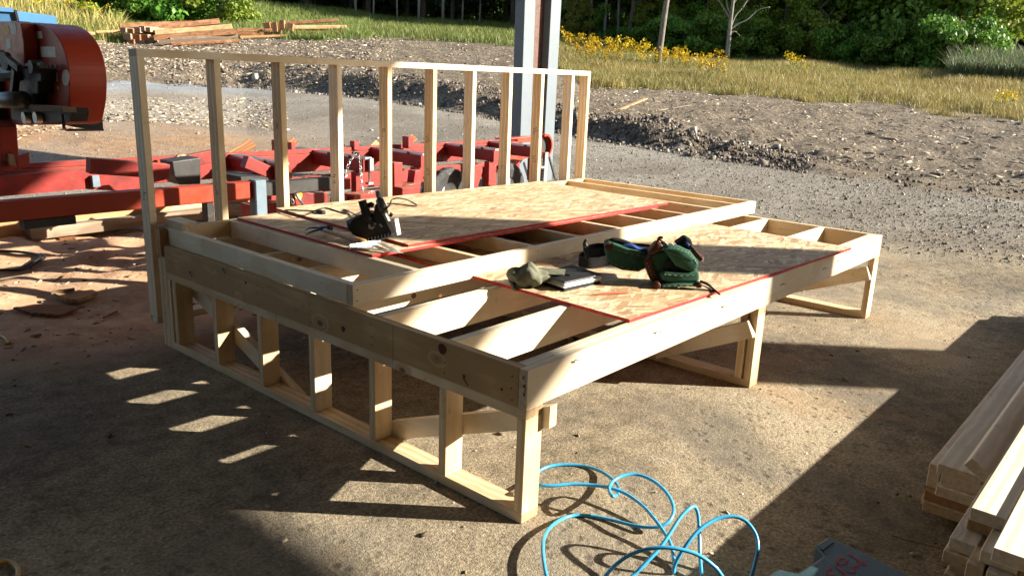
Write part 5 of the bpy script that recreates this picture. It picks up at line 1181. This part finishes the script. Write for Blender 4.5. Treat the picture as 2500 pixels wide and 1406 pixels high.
# bare grey tree and utility pole
x, y = polar_to_xy(azim(1778), 44); z = gz(x, y)
dt = bpy.data.objects.new('bare_tree', None); C.objects.link(dt); dt.location = (x, y, z); tag(dt, 'bare pale grey tree with thin upward branches standing in the grass', 'tree')
bz = Vector((x, y, z))/IN
def dpt(px, py): dd = ray(px, py); t = (bz-CAM).dot(SF)/dd.dot(SF); return CAM+dd*t
m = MB(); m.tube(spline([dpt(1775, 140), dpt(1780, 90), dpt(1784, 50), dpt(1790, 0), dpt(1794, -60), dpt(1800, -130)], 4), [5.2-.16*k for k in range(21)], 8); m.build('trunk', BARKP, dt, smooth=True)
for L in ([(1783, 70), (1795, 40), (1812, 20), (1830, -10), (1845, -40)], [(1783, 72), (1800, 60), (1825, 48), (1850, 26), (1880, 18)], [(1782, 82), (1795, 78), (1806, 88)], [(1784, 50), (1772, 30), (1760, 10), (1745, -10)], [(1790, 10), (1802, -10), (1815, -40)], [(1812, 20), (1826, 0), (1838, -6)], [(1786, 40), (1776, 18), (1772, -10)]):
    m = MB(); pts = spline([dpt(*p) for p in L], 4); m.tube(pts, [2.0*(1-.75*k/len(pts)) for k in range(len(pts))], 6); m.build('limb', BARKP, dt, smooth=True)
up_e = atR(1610, 132, 37); zg = gz(up_e.x*IN, up_e.y*IN)/IN
po = empty('utility_pole', (up_e.x, up_e.y, zg), 'weathered leaning utility pole with dead vines round its foot', 'pole')
def upt(px, py): dd = ray(px, py); t = (Vector((up_e.x, up_e.y, 0))-CAM).dot(SF)/dd.dot(SF); return CAM+dd*t
a_ = upt(1607, 150); b_ = upt(1628, 0); c_ = b_+(b_-a_)*1.3
m = MB(); m.tube([a_-(b_-a_)*.1, a_, b_, c_], [5.4, 5.3, 4.6, 3.8], 14); m.build('pole', POLE, po, smooth=True)
m = MB(); rgv = random.Random(3)
for k in range(60):
    t = rgv.uniform(0, .30); p = a_.lerp(b_, t)-SR*5.0; m.tube([p, p+Vector((rgv.uniform(-4, -1)*SR.x, rgv.uniform(-4, -1)*SR.y, rgv.uniform(-2, 4)))], [1.0, .15], 4)
m.build('dead_vine', BARK, po)
# forest individuals: rows along the wood edge and beyond the frame to the right (they shade the centre)
LAND = [(720, 'behind the second timber pile'), (860, 'just right of the timber piles'), (980, 'left of the steel column'), (1120, 'a little left of the steel column'), (1240, 'close to the left of the steel column'), (1360, 'right behind the steel column'), (1480, 'right of the steel column'), (1600, 'just left of the utility pole'), (1720, 'just right of the utility pole'), (1850, 'behind the bare grey tree'), (2000, 'right of the bare grey tree'), (2150, 'behind the full green tree'), (2300, 'behind the yellow green tree'), (2500, 'in the dark gap above the reeds'), (9999, 'far to the right, beyond the reeds')]
kinds = ['dark', 'broad', 'dark', 'broad2', 'dark', 'spruce', 'broad']
for row, (R0_, n_, jit) in enumerate([(0, 30, 1.2), (5, 30, 2.0), (10, 26, 2.5)]):
    for k in range(n_):
        px = 620+(4300-620)*(k+random.uniform(-.3, .3))/n_
        if 2290 < px < 2650 and row < 2: continue
        if row == 0 and 1600 < px < 2250 : continue
        a__ = azim(px); rk, _ = marks(np.array([a__])); Rr_ = float(rk[4][0])+R0_+random.uniform(0, jit)+(9 if 2250 < px < 2700 else 0)
        if px > 2250: Rr_ = max(Rr_, (61+R0_*1.1)/math.cos(a__))
        kd = kinds[random.randint(0, 6)] if px > 1350 else random.choice(['dark', 'dark', 'spruce', 'broad'])
        lm = [l_ for p_, l_ in LAND if px < p_][0]; tree('forest_tree', px, Rr_, kd, {'dark': 'dark leafy tree', 'broad': 'green leafy tree', 'broad2': 'leafy tree with turning leaves', 'spruce': 'dark spruce'}[kd]+[' in the front row ', ' one row back ', ' two rows back '][row]+lm, sc=random.uniform(1.1, 1.5), lift=random.choice([4.2, 5.2, 6.2]) if kd != 'spruce' else 6.5, h=10, tr=.14, group={'dark': 'dark leafy trees of the wood', 'broad': 'green trees of the wood', 'broad2': 'autumn trees of the wood', 'spruce': 'spruces of the wood'}[kd])
for k, px in enumerate([864, 905, 960, 1010, 1065, 1110, 1150, 1405, 1440, 1470, 1530, 1570, 1688, 1705, 1722, 1855, 2110]):
    tree('slender_tree', px, (57 if px < 1300 else 52)+random.uniform(0, 2), 'none', 'slender pale trunk '+['at the left of the dark wood', 'second from left of the dark wood', 'above the fifth stud', 'above the sixth stud', 'between the sixth and seventh studs', 'above the seventh stud', 'just left of the steel column', 'just right of the steel column', 'second to the right of the steel column', 'above the largest goldenrod clump', 'third to the left of the utility pole', 'close to the left of the utility pole', 'first in the close trio right of the utility pole', 'second in the close trio right of the utility pole', 'third in the close trio right of the utility pole', 'beside the spruce', 'at the foot of the full green tree'][k], sc=1, h=11, tr=.07 if k % 3 else .10, mat=BARKP, group='slender pale trunks at the wood edge', seed=k % 4)
for k in range(9):
    px = -420+110*k
    tree('forest_tree', px, 56+random.uniform(0, 4), 'broad' if k % 2 else 'yellow', 'leafy tree on the upper left bank, '+['first', 'second', 'third', 'fourth', 'fifth', 'sixth', 'seventh', 'eighth', 'ninth'][k]+' from the left', sc=1.1, lift=3.2, h=7, group='leafy trees on the left bank')
# the wood behind reads as one dark mass
r_ = np.random.default_rng(99); n = 60000
A_ = r_.uniform(azim(-1200), azim(5000), n); rk, _ = marks(A_); R_ = np.maximum(rk[4]+r_.uniform(14, 26, n), r_.uniform(74, 84, n)/np.cos(A_))
x = CX*IN+R_*(np.sin(A_)*rt.x+np.cos(A_)*math.cos(YAW)); y = CY*IN+R_*(np.sin(A_)*rt.y+np.cos(A_)*math.sin(YAW)); z = terrain(x, y, False)+r_.uniform(0, 17, n)
P = np.stack([x, y, z], 1); nr_ = r_.normal(size=(n, 3)); nr_ /= np.linalg.norm(nr_, axis=1)[:, None]; t_ = np.cross(nr_, r_.normal(size=(n, 3))); t_ /= np.linalg.norm(t_, axis=1)[:, None]; b_ = np.cross(nr_, t_); s_ = r_.uniform(.5, 1.1, n)[:, None]
V = np.stack([P-t_*s_, P-b_*s_*.6, P+t_*s_, P+b_*s_*.6], 1).reshape(-1, 3)
o = bpy.data.objects.new('deep_wood', npmesh('deep_wood', V, np.arange(4*n).reshape(n, 4), LEAF_D, np.repeat(r_.uniform(0, 1, n), 4))); C.objects.link(o); tag(o, 'dark dense wood filling the background behind the first trees', 'wood', kind='stuff')
# goldenrod clumps
def goldenrod(px, R_, n, rad, label, hh=1.0):
    x, y = polar_to_xy(azim(px), R_); z = gz(x, y); t = empty('goldenrod', (x/IN, y/IN, z/IN), label, 'flowers', 'goldenrod clumps in the grass')
    rg = random.Random(px); st, fl, lf = MB(), MB(), MB()
    for k in range(n):
        a = rg.uniform(0, 6.28); q = rad*math.sqrt(rg.random()); h = hh*rg.uniform(.7, 1.15); bx_, by_ = x+math.cos(a)*q, y+math.sin(a)*q; zz = gz(bx_, by_)
        b0_ = Vector((bx_, by_, zz))/IN; tp = b0_+Vector((rg.uniform(-4, 4), rg.uniform(-4, 4), h/IN)); st.tube([b0_, tp], [.35, .15], 4, cap=False)
        for _ in range(9):
            c = b0_.lerp(tp, rg.uniform(.25, .8)); d = Vector((rg.uniform(-1, 1), rg.uniform(-1, 1), rg.uniform(-.2, .6))).normalized()*rg.uniform(3, 6); s2 = d.cross(Vector((0, 0, 1))).normalized()*.8; lf.add([c, c+d*.5+s2, c+d, c+d*.5-s2], [(0, 1, 2, 3)])
        for _ in range(26 if R_ < 36 else 14):
            c = tp+Vector((rg.gauss(0, 3.0), rg.gauss(0, 3.0), rg.uniform(-7, 2))); s2 = rg.uniform(.8, 1.8); v1 = Vector((rg.uniform(-1, 1), rg.uniform(-1, 1), rg.uniform(-1, 1))).normalized()*s2; v2 = v1.cross(Vector((rg.uniform(-1, 1), rg.uniform(-1, 1), 1))).normalized()*s2*.8
            fl.add([c-v1, c-v2, c+v1, c+v2], [(0, 1, 2, 3)])
    tag(lf.build('leaves', LEAF_G, t), kind='stuff'); tag(fl.build('flower_heads', GOLD, t), kind='stuff')
for px, R_, n_, rd, lb, hh in [(1400, 33.5, 26, 1.2, 'tall yellow goldenrod clump just right of the steel column', 1.1), (1425, 31.5, 20, .9, 'goldenrod clump slightly nearer than the one by the column', 1.0), (1478, 35, 34, 1.5, 'largest goldenrod clump, between column and utility pole', 1.15), (1510, 37, 14, 1.1, 'thin goldenrod clump on the right of the largest one', 1.0), (1578, 34, 26, 1.2, 'goldenrod clump left of the utility pole foot', 1.0), (1648, 34, 22, 1.2, 'goldenrod clump right of the utility pole foot', .95), (1696, 30.5, 14, .5, 'small lone goldenrod plant in the dry grass', .9), (1891, 36, 12, .45, 'lone goldenrod plant below the spruce', .9), (2386, 29, 6, .3, 'small goldenrod at the right edge of the grass', .6), (60, 44, 40, 3.0, 'goldenrod at the very top left', 1.0), (170, 45, 40, 3.0, 'goldenrod beside the dark bush at the top left', 1.0), (232, 44, 16, 1.0, 'small orange yellow goldenrod at the edge of the dark bush', .8)]:
    goldenrod(px, R_, n_, rd, lb, hh)

# ------------------------------------------------------------------ chips, stones, litter
def scatter(name, n, fn, size, mat, label, cat, seed, flat=.25, elong=2.5, lift=.3):
    r_ = np.random.default_rng(seed); x, y = fn(r_, n); x = np.asarray(x); y = np.asarray(y); z = terrain(x, y); n = len(x)
    base = np.array([[-1, -.6, -1], [1, -.8, -1], [.9, .7, -1], [-1, .8, -1], [-.7, -.5, 1], [.7, -.4, 1], [.6, .5, 1], [-.8, .4, 1]])
    L = size*np.exp(r_.normal(0, .45, n)); a = r_.uniform(0, 6.28, n); jit = r_.uniform(.7, 1.3, (n, 8, 3))
    B = base[None]*jit*np.stack([L*.5, L*.5/elong, L*.5*flat], 1)[:, None, :]
    tl = r_.normal(0, .22, n); c, s_ = np.cos(a), np.sin(a)
    bz_ = B[:, :, 2]+B[:, :, 0]*tl[:, None]
    V = np.stack([x[:, None]+B[:, :, 0]*c[:, None]-B[:, :, 1]*s_[:, None], y[:, None]+B[:, :, 0]*s_[:, None]+B[:, :, 1]*c[:, None], z[:, None]+bz_+(L*flat*lift)[:, None]], -1).reshape(-1, 3)
    fb = np.array([(0, 3, 2, 1), (4, 5, 6, 7), (0, 1, 5, 4), (1, 2, 6, 5), (2, 3, 7, 6), (3, 0, 4, 7)]); Fa = (fb[None]+np.arange(n)[:, None, None]*8).reshape(-1, 4)
    o = bpy.data.objects.new(name, npmesh(name, V, Fa, mat, np.repeat(r_.uniform(0, 1, n), 8))); C.objects.link(o); return tag(o, label, cat, kind='stuff')
def varmat(name, stops, rough=.85):
    s = N(name); a = s.n('ShaderNodeAttribute', attribute_name='rnd'); return s.fin(s.ramp(a.outputs['Fac'], stops), rough, 0, None, .2)
STONE = varmat('field_stone', [(0, (.045, .037, .03)), (.6, (.11, .09, .072)), (.93, (.18, .155, .13)), (1, (.42, .39, .35))])
GRAV = varmat('gravel_stone', [(0, (.10, .088, .07)), (.5, (.18, .162, .135)), (.93, (.25, .23, .20)), (1, (.42, .40, .36))])
CHIP = varmat('wood_chip', [(0, (.13, .10, .07)), (.45, (.24, .19, .14)), (.85, (.40, .33, .24)), (1, (.66, .58, .45))])
def az_band(x0, x1, j0, d0, j1, d1, pw=1.0, clump=None, seed=0):
    def fn(r_, n):
        A_ = r_.uniform(azim(x0), azim(x1), n); rk, _ = marks(A_); u = r_.uniform(0, 1, n)**pw; a = (rk[j0] if j0 >= 0 else 0)+d0; b = rk[j1]+d1; R_ = a+(b-a)*u
        x = CX*IN+R_*(np.sin(A_)*rt.x+np.cos(A_)*math.cos(YAW)); y = CY*IN+R_*(np.sin(A_)*rt.y+np.cos(A_)*math.sin(YAW))
        if clump: k = fbm(x, y, .8, 3, seed) > clump; x, y = x[k], y[k]
        return x, y
    return fn
scatter('wood_chips', 8000, az_band(150, 950, 1, -1.5, 2, 0, 1.2), .10, CHIP, 'pale wood chips and bark strewn over the dirt at the left', 'wood chips', 21, .12, 3.5)
scatter('wood_chips', 5200, az_band(900, 2900, 1, -.3, 2, 1), .085, CHIP, 'wood chips scattered over the dirt field at the right', 'wood chips', 22, .12, 3.8)
scatter('bank_stones', 600, az_band(1900, 2900, 0, -.5, 1, 1.0), .03, STONE, 'few small stones where the bank flattens at the right', 'stones', 28, .7, 1.5)
scatter('bank_stones', 6000, az_band(420, 1950, 0, -.5, 1, 1.0), .038, STONE, 'stones and clods along the broken dirt bank', 'stones', 23, .7, 1.3)
scatter('wood_chips', 2600, az_band(-50, 700, 0, -8, 0, -3.5), .075, CHIP, 'chips on the gravel left of the stud wall', 'wood chips', 24, .12, 3.2)
def yard(r_, n):
    A_ = r_.uniform(azim(-200), azim(2900), n); rk, _ = marks(A_); R_ = 8.0+(rk[0]-8)*r_.uniform(0, 1, n)**.8
    x = CX*IN+R_*(np.sin(A_)*rt.x+np.cos(A_)*math.cos(YAW)); y = CY*IN+R_*(np.sin(A_)*rt.y+np.cos(A_)*math.sin(YAW)); k = (np.maximum(x, y*.9+.6) > 5.6); return x[k], y[k]
scatter('gravel', 26000, yard, .012, GRAV, 'loose gravel covering the yard outside the shed', 'gravel', 25, .6, 1.3)
def nearf(r_, n):
    x = r_.uniform(-1.6, 7.5, n); y = r_.uniform(-2.2, 6.0, n); k = fbm(x, y, .9, 3, 88) > .42; return x[k], y[k]
scatter('floor_litter', 1500, nearf, .014, varmat('floor_litter', [(0, (.10, .07, .045)), (.6, (.32, .25, .17)), (1, (.62, .52, .38))]), 'bits of bark and grit littering the work floor', 'litter', 26, .35, 2.2)
def sawf(r_, n):
    x = r_.uniform(-4.5, 2.0, n); y = r_.uniform(2.6, 6.2, n); k = fbm(x, y, .9, 3, 89) > .45; return x[k], y[k]
scatter('sawdust_litter', 1500, sawf, .03, CHIP, 'bark bits and splinters on the sawdust at the left', 'litter', 27, .15, 4.0)
